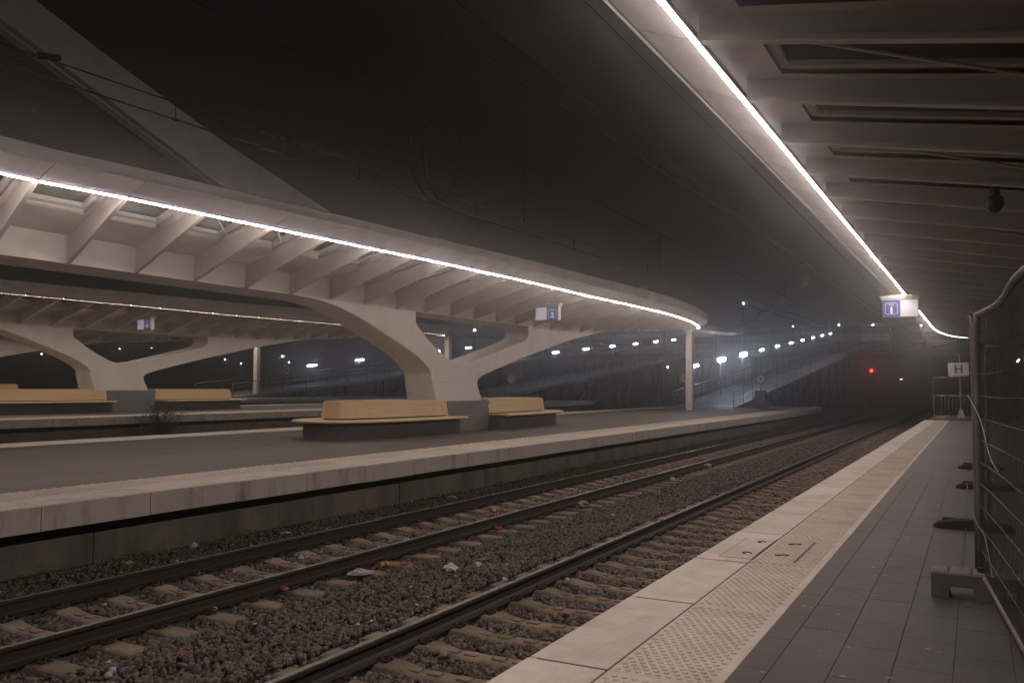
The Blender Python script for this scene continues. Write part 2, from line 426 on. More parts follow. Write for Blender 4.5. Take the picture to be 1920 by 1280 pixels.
# ---- ballast stones (far more than anyone could count)
def stones(n, xr, yr, size, detail, zfun, keep):
    if detail:
        t = (1+5**.5)/2
        V = np.array([(-1,t,0),(1,t,0),(-1,-t,0),(1,-t,0),(0,-1,t),(0,1,t),(0,-1,-t),(0,1,-t),(t,0,-1),(t,0,1),(-t,0,-1),(-t,0,1)], float)/1.9
        F = np.array([(0,11,5),(0,5,1),(0,1,7),(0,7,10),(0,10,11),(1,5,9),(5,11,4),(11,10,2),(10,7,6),(7,1,8),(3,9,4),(3,4,2),(3,2,6),(3,6,8),(3,8,9),(4,9,5),(2,4,11),(6,2,10),(8,6,7),(9,8,1)])
    else:
        V = np.array([(1,0,0),(-1,0,0),(0,1,0),(0,-1,0),(0,0,1),(0,0,-1)], float)
        F = np.array([(0,2,4),(2,1,4),(1,3,4),(3,0,4),(2,0,5),(1,2,5),(3,1,5),(0,3,5)])
    x = rng.uniform(*xr, n); yy = rng.uniform(*yr, n); k = keep(x, yy); x = x[k]; yy = yy[k]; n = len(x)
    s = rng.uniform(*size, n); z = zfun(x, yy)+rng.uniform(-.55,.35,n)*s
    P = V[None]*rng.uniform(.50,1.32,(n,len(V),1))*(rng.uniform(.6,1.2,(n,1,3)))
    q = rng.normal(size=(n,4)); q /= np.linalg.norm(q,axis=1,keepdims=True); a,b_,c,d = q.T
    Rm = np.stack([np.stack([1-2*(c*c+d*d),2*(b_*c-a*d),2*(b_*d+a*c)],-1),np.stack([2*(b_*c+a*d),1-2*(b_*b_+d*d),2*(c*d-a*b_)],-1),np.stack([2*(b_*d-a*c),2*(c*d+a*b_),1-2*(b_*b_+c*c)],-1)],1)
    P = np.einsum('nij,nkj->nki', Rm, P)*s[:,None,None]+np.stack([x,yy,z],-1)[:,None]
    return P.reshape(-1,3), (F[None]+np.arange(n)[:,None,None]*len(V)).reshape(-1,3)
def bz(x, y):
    z = np.full_like(x, -.985)
    z = np.where((x<-5.15)&(x>-6.5), -.945, z)               # ridge between the two tracks
    z = np.where(x<-9.05, -.965+np.clip((-9.05-x)/.8,0,1)*.085, z)
    return z + .012*np.sin(x*7)*np.sin(y*5)
def keep(x, y):
    k = np.ones(len(x), bool)
    for xc, _, y0 in TRK:
        m = np.abs(((y-y0+SPY/2) % SPY)-SPY/2) < .135
        k &= ~(m & (np.abs(x-xc) < 1.27) & (rng.random(len(x)) > .035))
        for s in (-1, 1): k &= np.abs(x-xc-s*.753) > .10
    return k
parts = [stones(66000, (-9.92,-2.7), (3.2,17.5), (.020,.036), True, bz, keep),
         stones(30000, (-9.92,-2.7), (17.5,33), (.03,.048), False, bz, keep),
         stones(22000, (-9.92,-2.7), (33,66), (.05,.07), False, bz, keep)]
Vs = np.concatenate([q[0] for q in parts]); o_ = 0; Fs = []
for q in parts: Fs.append(q[1]+o_); o_ += len(q[0])
Fs = np.concatenate(Fs)
me = bpy.data.meshes.new('ballast'); me.vertices.add(len(Vs)); me.vertices.foreach_set('co', Vs.astype(np.float32).ravel())
me.loops.add(Fs.size); me.loops.foreach_set('vertex_index', Fs.astype(np.int32).ravel())
me.polygons.add(len(Fs)); me.polygons.foreach_set('loop_start', np.arange(0,Fs.size,3,dtype=np.int32))
me.update(calc_edges=True); me.materials.append(m_stone)
o = link('ballast', me); tag(o, 'brown grey crushed stone ballast around both tracks', 'ballast', kind='stuff')

# ================================================================== CANOPIES
def strip_mesh(p0, p1, mu, out=None, r_=.019, n=14):
    """round diffuser: lower half bright, upper outer flank dimmer, upper inner flank inside the housing"""
    p0 = Vector(p0); p1 = Vector(p1); d = (p1-p0).normalized(); r = d.cross(Vector((0,0,1))).normalized(); z = Vector((0,0,1))
    out = Vector(out) if out is not None else r
    b = MB()
    b.sweep([[q + r*(r_*math.cos(2*PI*(k+.5)/n)) + z*(r_*math.sin(2*PI*(k+.5)/n)) for k in range(n)] for q in (p0, p1)])
    me = b.mesh('light_strip', mu)
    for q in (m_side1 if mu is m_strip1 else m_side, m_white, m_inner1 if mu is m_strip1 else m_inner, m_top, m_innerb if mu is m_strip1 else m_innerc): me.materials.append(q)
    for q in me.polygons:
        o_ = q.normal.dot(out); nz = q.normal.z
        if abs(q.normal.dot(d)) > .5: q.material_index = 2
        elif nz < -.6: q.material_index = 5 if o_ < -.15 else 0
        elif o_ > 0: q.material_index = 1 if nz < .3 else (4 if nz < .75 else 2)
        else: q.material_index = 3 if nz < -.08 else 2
    return me
def recessed_strip(me_src):
    """the same run of light set up inside a narrow channel"""
    vs_ = [v.co.copy() for v in me_src.vertices]; n = len(vs_)//2
    p0 = sum(vs_[:n], Vector())/n; p1 = sum(vs_[n:], Vector())/n
    d = (p1-p0).normalized(); r = d.cross(Vector((0,0,1))).normalized()
    b = MB(); up = Vector((0,0,1))
    b.hexa([p0-r*.022-up*.004, p0+r*.022-up*.004, p1+r*.022-up*.004, p1-r*.022-up*.004, p0-r*.022+up*.02, p0+r*.022+up*.02, p1+r*.022+up*.02, p1-r*.022+up*.02])
    for sg in (-1, 1):
        c0, c1 = p0+r*sg*.026, p1+r*sg*.026
        b.hexa([c0-r*.003-up*.0125, c0+r*.003-up*.0125, c1+r*.003-up*.0125, c1-r*.003-up*.0125, c0-r*.003+up*.022, c0+r*.003+up*.022, c1+r*.003+up*.022, c1-r*.003+up*.022])
    me = b.mesh('light_strip', m_struct); me.materials.append(m_strip4)
    for i, q in enumerate(me.polygons):
        if i < 6 and q.normal.z < -.8: q.material_index = 1
    return me
def canopy(name, label, ribs_y, edge, inner, out, deck_h, side_list, strips, mstrip, spine=None, hub=.35, di=.5, braces=()):
    """ribs_y: rib positions; edge(y,s)->(x,z) of the light strip; inner(y,s)->(x,z) of the rib foot; out(y)->(dx,dz) soffit to fascia"""
    t = thing(name, label, 'canopy', (0,0,0))
    for s in side_list:
        for i, y in enumerate(ribs_y):
            xe, ze = edge(y, s); xi, zi = inner(y, s)
            hw = .042
            dz = deck_h(y)
            # rib: web plate with a wider bottom flange
            b = MB(); zd_i, zd_e = min(zi+di, ze+dz+.02), ze+dz
            L_ = abs(xe-xi); 
            if L_ < .25: continue
            b.hexa([(xi,y-.018,zi),(xe,y-.018,ze),(xe,y+.018,ze),(xi,y+.018,zi),(xi,y-.018,zd_i),(xe,y-.018,zd_e),(xe,y+.018,zd_e),(xi,y+.018,zd_i)])
            b.hexa([(xi,y-hw,zi-.012),(xe,y-hw,ze-.012),(xe,y+hw,ze-.012),(xi,y+hw,zi-.012),(xi,y-hw,zi+.03),(xe,y-hw,ze+.03),(xe,y+hw,ze+.03),(xi,y+hw,zi+.03)])
            b.build('rib', m_white, t)
        for i in range(len(ribs_y)-1):
            ya, yb = ribs_y[i], ribs_y[i+1]
            g = .012
            (xa, za), (xb, zb) = edge(ya, s), edge(yb, s)
            (ia, ja), (ib, jb) = inner(ya, s), inner(yb, s)
            da, db = deck_h(ya), deck_h(yb)
            oa, ob = out(ya, s), out(yb, s)
            # strip light: a tube between neighbouring ribs
            d = Vector((xb-xa, yb-ya, zb-za)); L_ = d.length; d.normalize()
            p0 = Vector((xa, ya, za-.03))+d*.014; p1 = Vector((xb, yb, zb-.03))-d*.014
            st = strips(i, s)
            if st is not None:
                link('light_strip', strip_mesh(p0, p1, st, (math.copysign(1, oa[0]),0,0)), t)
            # soffit panel outside the strip
            dx = math.copysign(.035, oa[0])
            A0 = (xa+dx, ya+g, za+.005); B0 = (xb+dx, yb-g, zb+.005)
            A1 = (xa+oa[0], ya+g, za+oa[1]); B1 = (xb+ob[0], yb-g, zb+ob[1])
            up = .03
            MB().hexa([A0,B0,B1,A1,(A0[0],A0[1],A0[2]+up),(B0[0],B0[1],B0[2]+up),(B1[0],B1[1],B1[2]+up),(A1[0],A1[1],A1[2]+up)]).build('soffit_panel', m_white, t)
            # fascia
            fd = math.copysign(.03, oa[0])
            fh = .19+.15*min(1, max(0, (ya-16)/14)) if side_list == (1,-1) else .17
            a0 = (A1[0]+fd*.5, ya, A1[2]-.012+.022); b0 = (B1[0]+fd*.5, yb, B1[2]-.012+.022)
            MB().hexa([a0,b0,(b0[0]+fd,yb,b0[2]),(a0[0]+fd,ya,a0[2]),(a0[0],ya,a0[2]+fh),(b0[0],yb,b0[2]+fh),(b0[0]+fd,yb,b0[2]+fh),(a0[0]+fd,ya,a0[2]+fh)]).build('fascia', m_white, t)
            # roof deck of the bay with a skylight well in its outer half
            zda, zdb = za+da, zb+db
            zia, zib = min(ja+di, zda+.02), min(jb+di, zdb+.02)
            def P(u, v, dz=0):
                """u: 0 at the strip .. 1 at the spine, v: 0..1 along the bay"""
                x0 = xa+(xb-xa)*v; x1 = ia+(ib-ia)*v; z0 = zda+(zdb-zda)*v; z1 = zia+(zib-zia)*v
                return (x0+(x1-x0)*u, ya+(yb-ya)*v, z0+(z1-z0)*u+dz)
            Lb = abs((xa+xb)/2-(ia+ib)/2)
            b = MB()
            uo = (xa+oa[0]-ia)/(xa-ia) if abs(xa-ia) > .1 else 1
            if Lb > 1.0:
                u0, u1, v0, v1 = .30/Lb, .62 if Lb < 4 else .56, .12, .90
                for (a, bb, c, dd) in ((-.02,u0,0,1),(u1,1,0,1),(u0,u1,0,v0),(u0,u1,v1,1)):
                    b.hexa([P(a,c),P(bb,c),P(bb,dd),P(a,dd),P(a,c,.04),P(bb,c,.04),P(bb,dd,.04),P(a,dd,.04)])
                wl = .15 if Lb < 4 else .09
                ring = [(u0,v0),(u1,v0),(u1,v1),(u0,v1)]
                e = .025/Lb
                rout = [(u0-e,v0-.02),(u1+e,v0-.02),(u1+e,v1+.02),(u0-e,v1+.02)]
                for q in range(4):
                    q2 = (q+1) % 4
                    b.hexa([P(*ring[q],.002),P(*ring[q2],.002),P(*rout[q2],.002),P(*rout[q],.002),P(*ring[q],wl),P(*ring[q2],wl),P(*rout[q2],wl),P(*rout[q],wl)])
                # inner rebate step
                e2 = .07/Lb
                rin = [(u0+e2,v0+.05),(u1-e2,v0+.05),(u1-e2,v1-.05),(u0+e2,v1-.05)]
                for q in range(4):
                    q2 = (q+1) % 4
                    b.hexa([P(*ring[q],wl*.55),P(*ring[q2],wl*.55),P(*rin[q2],wl*.55),P(*rin[q],wl*.55),P(*ring[q],wl),P(*ring[q2],wl),P(*rin[q2],wl),P(*rin[q],wl)])
                rp = b.build('roof_panel', m_white, t)
                MB().hexa([P(*rout[q],wl+.002) for q in range(4)]+[P(*rout[q],wl+.02) for q in range(4)]).build('skylight_pane', m_glass, rp)
            else:
                b.hexa([P(-.02,0),P(1,0),P(1,1),P(-.02,1),P(-.02,0,.04),P(1,0,.04),P(1,1,.04),P(-.02,1,.04)])
                b.build('roof_panel', m_white, t)
            # roof skin above soffit
            if i in braces and Lb > 1.2:
                MB().tube([P(.06,.12,-.06), P(.46,.86,-.10)], .014, 6).build('brace_rod', m_white, t)
            if i in braces and Lb > 1.2 and i % 2 == 0:
                MB().tube([P(.62,.95,-.08), P(.93,.25,-.16)], .013, 6).build('brace_rod', m_white, t)
    return t

# ---- canopy over the bench platform
XC = -14.9
edgeX = [(-6,-13.3),(7.0,-13.2),(8.45,-13.05),(9.9,-12.75),(11.3,-12.41),(12.7,-12.15),(14.1,-11.97),(15.5,-11.82),(17,-11.67),(18.4,-11.57),(19.9,-11.48),(21.3,-11.40),(24,-11.35),(30,-11.37),(34,-11.46),(36,-11.55),(38,-11.75),(40,-12.0),(42,-12.3),(44,-12.7),(46,-13.15),(48,-13.68),(49.4,-14.2),(50.3,-14.75)]
edgeZ = [(-6,4.68),(7,4.66),(9.9,4.61),(11.3,4.55),(12.7,4.51),(15.5,4.48),(20,4.46),(26,4.46),(30,4.50),(36,4.57),(40,4.62),(44,4.68),(48,4.80),(50.3,4.92)]
spZ = [(-6,3.55),(21,3.56),(31,3.60),(33,3.66),(36,3.86),(50.3,4.80)]
def e2(y, s): return (XC+s*(lerp(edgeX,y)-XC), lerp(edgeZ,y))
def i2(y, s): return (XC+s*min(.60, (lerp(edgeX,y)-XC)*.8), min(lerp(spZ,y), lerp(edgeZ,y)-.01))
def o2f(y, s): return (s*.43, .205)
ribs2 = [9.89-1.43*k for k in range(8, 0, -1)]+[9.89+1.43*k for k in range(0, 26)]+[47.0,48.0,48.9,49.7,50.25]
ribs2 = sorted(r for r in ribs2)
can2 = canopy('canopy', 'white ribbed canopy with long lit edge strip above the wooden bench platform', ribs2, e2, i2, o2f,
              lambda y: .24 if y < 36 else max(.16, .24-(y-36)*.01), (1,-1), lambda i, s: m_strip, m_strip, braces=(4,6,9,10,12,15,19,22))
st = []
for y in [-6, 5, 15, 21, 26, 31, 33, 36, 40, 44, 48, 50]:
    hw = min(.60, (lerp(edgeX,y)-XC)*.8)-.004; zb = lerp(spZ,y)-.008; zt = lerp(edgeZ,y)+.02
    st.append([(XC-hw,y,zb),(XC+hw,y,zb),(XC+hw,y,zt),(XC-hw,y,zt)])
MB().sweep(st).build('spine_beam', m_white, can2)
# roof skin closing the top
b = MB()
for s in (1,-1):
    for ya, yb in zip(ribs2, ribs2[1:]):
        (xa,za),(xb,zb) = e2(ya,s), e2(yb,s)
        b.quad((xa+s*.45,ya,za+.42),(xb+s*.45,yb,zb+.42),(XC,yb,zb+.60),(XC,ya,za+.60))
b.build('roof_skin', m_struct, can2)
# nose cap of light: the strip runs round the tip
tipz = lerp(edgeZ,50.3)
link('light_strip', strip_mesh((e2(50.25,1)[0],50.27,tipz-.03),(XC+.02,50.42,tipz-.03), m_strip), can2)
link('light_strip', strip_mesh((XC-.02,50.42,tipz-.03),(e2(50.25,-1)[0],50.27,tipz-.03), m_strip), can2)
MB().hexa([(e2(50.25,1)[0]+.03,50.3,tipz+.005),(e2(50.25,-1)[0]-.03,50.3,tipz+.005),(XC-.5,50.78,tipz+.2),(XC+.5,50.78,tipz+.2),
           (e2(50.25,1)[0]+.03,50.3,tipz+.05),(e2(50.25,-1)[0]-.03,50.3,tipz+.05),(XC-.5,50.78,tipz+.5),(XC+.5,50.78,tipz+.5)]).build('nose_cap', m_white, can2)
# ---- canopy over the near platform
def e1(y, s): return (-1.6 if y < 43 else -1.6+lerp([(43,0),(46,.1),(50,.44),(52,.85),(53,1.2),(54,2.2)], y), 3.665+.0102*y)
def i1(y, s): return (3.5, e1(y,s)[1]-.178*(3.5-e1(y,s)[0]))
ribs1 = [5.65+1.41*k for k in range(-9, 33)]+[52.0,53.0,54.0]
can1 = canopy('canopy', 'dark underside canopy with bright white strip overhead at upper right', ribs1, e1, i1, lambda y, s: (-.44, .165),
              lambda y: .17, (-1,), lambda i, s: m_strip1, m_strip1, di=.24, braces=(7,8,9,11,14,17,20))
MB().box(3.5, 4.3, -8, 54, 2.7, 3.5).build('spine_beam', m_white, can1)
MB().quad((-2.06,-8,4.15),(-2.06,54,4.75),(3.9,54,4.85),(3.9,-8,4.3)).build('roof_skin', m_struct, can1)

# copies over the platforms behind; their strips glow from the underside only
def shade_flanks(c):
    # only the underside glows; added side lips hide it from the camera
    cache = {}
    for ch in c.children:
        if ch.name.startswith('light_strip'):
            k = ch.data.name
            if k not in cache: cache[k] = recessed_strip(ch.data)
            ch.data = cache[k]
can4 = copy_tree(can2, SH[0], 'white ribbed canopy with thin recessed edge strip over the second platform back')
shade_flanks(can4)
can6 = copy_tree(can2, SH[1], 'farthest white canopy glimpsed under the second canopy back')
for ch, c4 in zip(can6.children, can4.children):
    if ch.name.startswith('light_strip'): ch.data = c4.data

# ================================================================== BRANCHING COLUMNS
lowL = [(15.2,3.60),(16.01,3.54),(16.84,3.48),(17.63,3.34),(18.56,3.09),(19.55,2.76),(20.43,2.46),(21.13,2.17),(21.57,1.91),(21.70,1.78),(21.73,1.59),(21.89,1.05),(22.0,.6)]
lowR = [(24.72,.6),(24.61,1.06),(24.46,1.34),(24.43,1.51),(24.51,1.63),(24.80,1.75),(25.77,1.99),(27.76,2.44),(31.66,3.23),(34.56,3.69),(35.85,3.86),(36.8,3.96)]
hol = [(28.0,3.75),(28.06,3.52),(28.07,3.26),(27.76,3.05),(26.93,2.85),(25.4,2.50),(23.99,2.20),(23.44,2.14),(23.01,2.16),(22.70,2.22),(22.28,2.40),(21.68,2.69),(21.21,2.99),(20.95,3.17),(20.87,3.39),(20.95,3.75)]
def column(label):
    A = [(v.x, v.y) for v in catmull([(a, b_, 0) for a, b_ in lowL], 5)]
    B = [(v.x, v.y) for v in catmull([(a, b_, 0) for a, b_ in lowR], 5)]
    Hh = [(v.x, v.y) for v in catmull([(a, b_, 0) for a, b_ in hol], 5)]
    poly = A+B+[(35.5,3.9),(33,3.75)]+Hh+[(18,3.75)]
    cu = bpy.data.curves.new('column_profile', 'CURVE'); cu.dimensions = '2D'; cu.fill_mode = 'BOTH'
    sp = cu.splines.new('POLY'); sp.points.add(len(poly)-1)
    for p, (a, b_) in zip(sp.points, poly): p.co = (a, b_, 0, 1)
    sp.use_cyclic_u = True
    cu.extrude = .46; cu.bevel_depth = .035; cu.bevel_resolution = 2; cu.offset = -.035
    tmp = bpy.data.objects.new('column_profile', cu); C.objects.link(tmp)
    dg = bpy.context.evaluated_depsgraph_get()
    me = bpy.data.meshes.new_from_object(tmp.evaluated_get(dg)); bpy.data.objects.remove(tmp); bpy.data.curves.remove(cu)
    # profile (y,z) with depth -> world axes; the foot is thicker than the arms
    for v in me.vertices:
        a, b_, d = v.co
        k = 1+.12*max(0, min(1, (1.6-b_)/1.0))
        v.co = (d*k-14.80, a, b_)
    me.materials.clear(); me.materials.append(m_colw); me.name = 'trunk_and_arms'
    bm = bmesh.new(); bm.from_mesh(me); bmesh.ops.recalc_face_normals(bm, faces=bm.faces); bm.to_mesh(me); bm.free()
    t = thing('branching_column', label, 'column', (0,0,0))
    me.polygons.foreach_set('use_smooth', [True]*len(me.polygons))
    try: me.set_sharp_from_angle(angle=math.radians(35))
    except Exception: pass
    link('trunk_and_arms', me, t)
    MB().box(-15.29,-14.297,21.80,24.40,1.520,1.524).build('casting_joint', m_foot, t)
    return t
col2 = column('white two armed concrete column rising behind the nearest wooden bench')
col4 = copy_tree(col2, SH[0], 'white two armed column on the second platform back, behind a wooden bench')
col6 = copy_tree(col2, SH[1], 'farthest white column whose arm shows at the left edge')

# ================================================================== WOODEN BENCHES
BC = (-14.98, 24.0)
def bench(label):
    t = thing('platform_bench', label, 'bench', (BC[0], BC[1], 0))
    a, bb, n = 1.26, 6.55, 3.6
    N = 240; path = []
    for i in range(N):
        th = 2*PI*i/N; c, s = math.cos(th), math.sin(th)
        path.append(Vector((a*math.copysign(abs(c)**(2/n), c), bb*math.copysign(abs(s)**(2/n), s), 0)))
    # even spacing
    d = [0]
    for i in range(N): d.append(d[-1]+(path[(i+1) % N]-path[i]).length)
    Lp = d[-1]; ev = []; j = 0; NS = 200
    for i in range(NS):
        q = Lp*i/NS
        while d[j+1] < q: j += 1
        f = (q-d[j])/(d[j+1]-d[j]); ev.append(path[j].lerp(path[(j+1) % N], f))
    nrm = []
    for i in range(NS):
        tg = (ev[(i+1) % NS]-ev[i-1]).normalized(); nrm.append(Vector((tg.y, -tg.x, 0)))
    def station(i, sec): return [ev[i % NS]+nrm[i % NS]*dd+Vector((0,0,z)) for dd, z in sec]
    def run(idx, sec, closed=False): return MB().sweep([station(i, sec) for i in idx], closed)
    allidx = list(range(NS))
    # closed core wall and its cap
    run(allidx, [(-.56,0),(-.50,0),(-.58,.975),(-.66,.975)], True).build('core_wall', m_granite, t)
    run(allidx, [(-.66,.90),(-.585,.985),(-.585,1.0),(-.69,1.0)], True).build('top_rail', m_wood, t)
    b = MB(); b.v = [tuple(ev[i]+nrm[i]*-.66+Vector((0,0,.992))) for i in allidx]; b.f = [tuple(allidx)]
    b.build('cap', m_capgrey, t)
    ya, yb = -1.45, 1.0                       # the gap in front of the column foot
    lo = [i for i in allidx if ev[i].y < ya]; hi = [i for i in allidx if ev[i].y > yb]
    for sg in (1, -1):                        # pale stone panel in front of the column foot
        MB().box(min(sg*.70,sg*.765), max(sg*.70,sg*.765), ya-.05, yb+.05, 0, .945).build('stone_panel', m_panel, t)
    def order(ix):
        for q, i in enumerate(ix):
            if (i-1) % NS not in ix: return ix[q:]+ix[:q]
    for ix in (order(lo), order(hi)):
        run(ix, [(-.52,0),(0,0),(0,.425),(-.52,.425)]).build('plinth', m_granite, t)
        # split lengths of wood as the joints show: straight, rounded end, straight
        sgn = -1 if ev[ix[0]].y < 0 else 1
        cut = [q for q, i in enumerate(ix) if abs(ev[i].y) > 5.1]
        segs = [ix[:cut[0]+1], ix[cut[0]:cut[-1]+1], ix[cut[-1]:]]
        for sg in segs:
            if len(sg) < 2: continue
            nose = [(.155,.432),(.255,.432),(.285,.448),(.292,.468),(.285,.488),(.26,.502),(.155,.502)]
            run(sg, nose).build('seat_plank', m_wood, t)
            x = .148
            for q in range(4):
                x1 = x-.145
                run(sg, [(x1,.455),(x,.455),(x,.499),(x1,.499)]).build('seat_plank', m_wood, t); x = x1-.007
            for q in range(10):
                z0 = .535+q*.045; z1 = z0+.037; l0 = -.445-(z0-.5)*.17; l1 = -.445-(z1-.5)*.17
                run(sg, [(l0-.03,z0),(l0,z0),(l1,z1),(l1-.03,z1)]).build('back_slat', m_wood, t)
        # end boards closing the slats beside the gap
        for i in (ix[0], ix[-1]):
            s0 = ev[i]+nrm[i]*-.44; s1 = ev[i]+nrm[i]*-.52
            tg = Vector((nrm[i].y, -nrm[i].x, 0))
            MB().hexa([s0+Vector((0,-.02,.50)), s1+Vector((0,-.02,.50)), s1+Vector((0,.02,.50)), s0+Vector((0,.02,.50)),
                       s0+nrm[i]*-.085+Vector((0,-.02,.985)), s1+nrm[i]*-.085+Vector((0,-.02,.985)), s1+nrm[i]*-.085+Vector((0,.02,.985)), s0+nrm[i]*-.085+Vector((0,.02,.985))]).build('end_board', m_wood, t)
    return t
ben2 = bench('long rounded slatted wooden bench on dark plinth, nearest and centre of the picture')
ben4 = copy_tree(ben2, SH[0], 'slatted wooden bench on the second platform back, at left')
ben6 = copy_tree(ben2, SH[1], 'farthest wooden bench, only its top showing at the left edge')
ben1 = copy_tree(ben2, (17.2, -13.4, 0), 'wooden bench seen through the mesh fence at right')

# ================================================================== POLES UNDER THE CANOPY NOSES
def pole(label, loc):
    t = thing('canopy_pole', label, 'pole', loc)
    MB().cbox(-.19,.19,-.19,.19,0,4.82,.02).build('shaft', m_colw, t)
    MB().tube([(0,-.195,.32),(0,-.21,.32)], .03, 8).build('bolt', m_clip, t)
    MB().cbox(-.3,.3,-.3,.3,4.80,4.90,.01).build('head_plate', m_white, t)
    return t
pole2 = pole('white post under the rounded tip of the lit canopy', (-15.4, 51.9, .03))
pole4 = copy_tree(pole2, (SH[0][0], SH[0][1], SH[0][2]), 'white post seen through the opening of the nearest column')
pole6 = copy_tree(pole2, (SH[1][0], 2.5, SH[1][2]), 'thin white post on the farthest platform, left of the nearest bench')

# ================================================================== PLATFORM NUMBER SIGNS
def text_mesh(txt, size, mat_, bold=.0):
    cu = bpy.data.curves.new('lettering', 'FONT'); cu.body = txt; cu.size = size; cu.align_x = 'CENTER'; cu.align_y = 'CENTER'
    cu.extrude = .002; cu.offset = bold
    tmp = bpy.data.objects.new('lettering', cu); C.objects.link(tmp)
    dg = bpy.context.evaluated_depsgraph_get(); me = bpy.data.meshes.new_from_object(tmp.evaluated_get(dg))
    bpy.data.objects.remove(tmp); bpy.data.curves.remove(cu); me.materials.clear(); me.materials.append(mat_); return me
def rounded_rect(b, w_, h_, r, t_, y, x0=0, z0=0):
    pts = []
    for cx, cz, a0 in ((w_/2-r,h_/2-r,0),(-w_/2+r,h_/2-r,90),(-w_/2+r,-h_/2+r,180),(w_/2-r,-h_/2+r,270)):
        for k in range(5):
            a = math.radians(a0+k*22.5); pts.append((cx+r*math.cos(a), cz+r*math.sin(a), math.cos(a), math.sin(a)))
    st = [[(x0+px+nx*t_, y, z0+pz+nz*t_), (x0+px, y, z0+pz), (x0+px, y-.004, z0+pz), (x0+px+nx*t_, y-.004, z0+pz+nz*t_)] for px, pz, nx, nz in pts]
    b.sweep(st, True)
def platform_sign(num, label, loc, blue_right, arm):
    t = thing('platform_sign', label, 'sign', loc)
    W_, H_ = .84, .44
    MB().box(-W_/2, W_/2, -.10, .10, 0, H_).build('case', m_alu, t)
    s = 1 if blue_right else -1
    bp = MB().box(min(0,s*W_/2*.97)+(.006 if s > 0 else 0), max(0,s*W_/2*.97)-(0 if s > 0 else .006), -.106, -.101, .012, H_-.012).build('blue_panel', m_bluelit, t)
    MB().box(min(0,-s*W_/2*.97)+(.006 if s < 0 else 0), max(0,-s*W_/2*.97)-(0 if s < 0 else .006), -.106, -.101, .012, H_-.012).build('white_panel', m_signlit, t)
    cx = s*W_/4
    b = MB(); rounded_rect(b, .27, .27, .04, .012, -.1065, cx, H_/2); b.build('number_frame', m_signlit, bp)
    me = text_mesh(num, .20, m_signlit, .017); o = link('number', me, bp, (cx, -.109, H_/2-.052), (PI/2,0,0))
    me = text_mesh('Voie', .07, m_signlit, .001); o = link('lettering', me, bp, (cx, -.109, H_/2+.095), (PI/2,0,0))
    # sloping hood above and the curved hanger
    b = MB(); b.hexa([(-W_/2-.02,-.13,H_+.003),(W_/2+.02,-.13,H_+.003),(W_/2+.02,.13,H_+.003),(-W_/2-.02,.13,H_+.003),
                      (-W_/2-.07,-.16,H_+.09),(W_/2+.07,-.16,H_+.09),(W_/2+.07,.16,H_+.15),(-W_/2-.07,.16,H_+.15)]); b.build('hood', m_alu, t)
    ar = -s if arm is None else arm
    b = MB(); b.hexa([(ar*W_/2*.55,-.05,H_+.10),(ar*W_/2,-.05,H_+.10),(ar*W_/2,.05,H_+.10),(ar*W_/2*.55,.05,H_+.10),
                      (ar*W_/2*1.5,-.05,H_+.42),(ar*W_/2*1.95,-.05,H_+.42),(ar*W_/2*1.95,.05,H_+.42),(ar*W_/2*1.5,.05,H_+.42)]); b.build('hanger', m_alu, t)
    MB().tube([(ar*W_/2*1.1,0,H_+.2),(ar*W_/2*1.7,0,H_+.95)], .02, 6).build('hanging_rod', m_alu, t)
    return t
platform_sign('1', 'hanging blue and white sign reading Voie 1 under the near canopy', (-1.66, 24.2, 3.215), False, 1)
platform_sign('2', 'hanging blue and white sign reading Voie 2 under the lit canopy', (-12.62, 26.2, 3.62), True, -1)
platform_sign('4', 'small hanging sign reading Voie 4 under the second canopy back', (-32.0, 25.9, 3.80), True, -1)
s5 = platform_sign('5', 'partly hidden blue sign far left of the white column', (-37.2, 55.0, 4.9), False, 1)

# dome cameras / loudspeakers under the canopies
def dome(label, loc):
    t = thing('dome_camera', label, 'camera', loc)
    MB().tube([(0,0,.26),(0,0,.12)], .05, 8).build('stem', m_black, t)
    b = MB(); b.tube([(0,0,.13),(0,0,.10),(0,0,.03),(0,0,-.02),(0,0,-.05)], [.07,.085,.085,.06,.02], 12); b.build('housing', m_black, t, smooth=True)
dome('small black dome camera hanging under the near canopy ribs', (.22, 10.6, 3.33))
dome('small dark dome camera under the lit canopy near its tip', (-13.3, 33.0, 4.12))

# ================================================================== RISING ROOF ARMS
def arm(name, label, pts, wd, hts, ch=.28):
    t = thing(name, label, 'roof beam', (0,0,0))
    st = []
    for (x, y, z), h_ in zip(pts, hts):
        st.append([(x-wd/2, y, z), (x+wd/2-ch, y, z), (x+wd/2, y, z+h_*ch), (x+wd/2, y, z+h_), (x-wd/2, y, z+h_)])
    MB().sweep(st).build('box_girder', m_white, t)
    b = MB()
    for (x, y, z), (x_, y_, z_) in zip(pts, pts[1:]):
        b.hexa([(x-wd*.3,y,z-.03),(x+.05,y,z-.03),(x_+.05,y_,z_-.03),(x_-wd*.3,y_,z_-.03),(x-wd*.3,y,z+.01),(x+.05,y,z+.01),(x_+.05,y_,z_+.01),(x_-wd*.3,y_,z_+.01)])
    b.build('soffit_plate', m_white, t)
    return t
arm('roof_arm', 'huge dim beam climbing to the upper left behind the lit canopy',
    [(-14.62,19.5,4.70),(-14.62,17,4.72),(-14.62,13.47,5.74),(-14.62,10.5,6.85),(-14.62,9.21,7.32),(-14.62,4,9.2)], .44, [.4,1.10,.98,.80,.77,.7], .01)
ra = arm('roof_arm', 'thin cranked beam rising in the fog beyond the canopy tip',
    [(-16,51.5,4.95),(-16,60,5.15),(-16,65,5.35),(-16,70,6.15),(-16,76,7.5),(-16,97,13.0)], 0.75, [.4,.42,.45,.5,.48,.42])
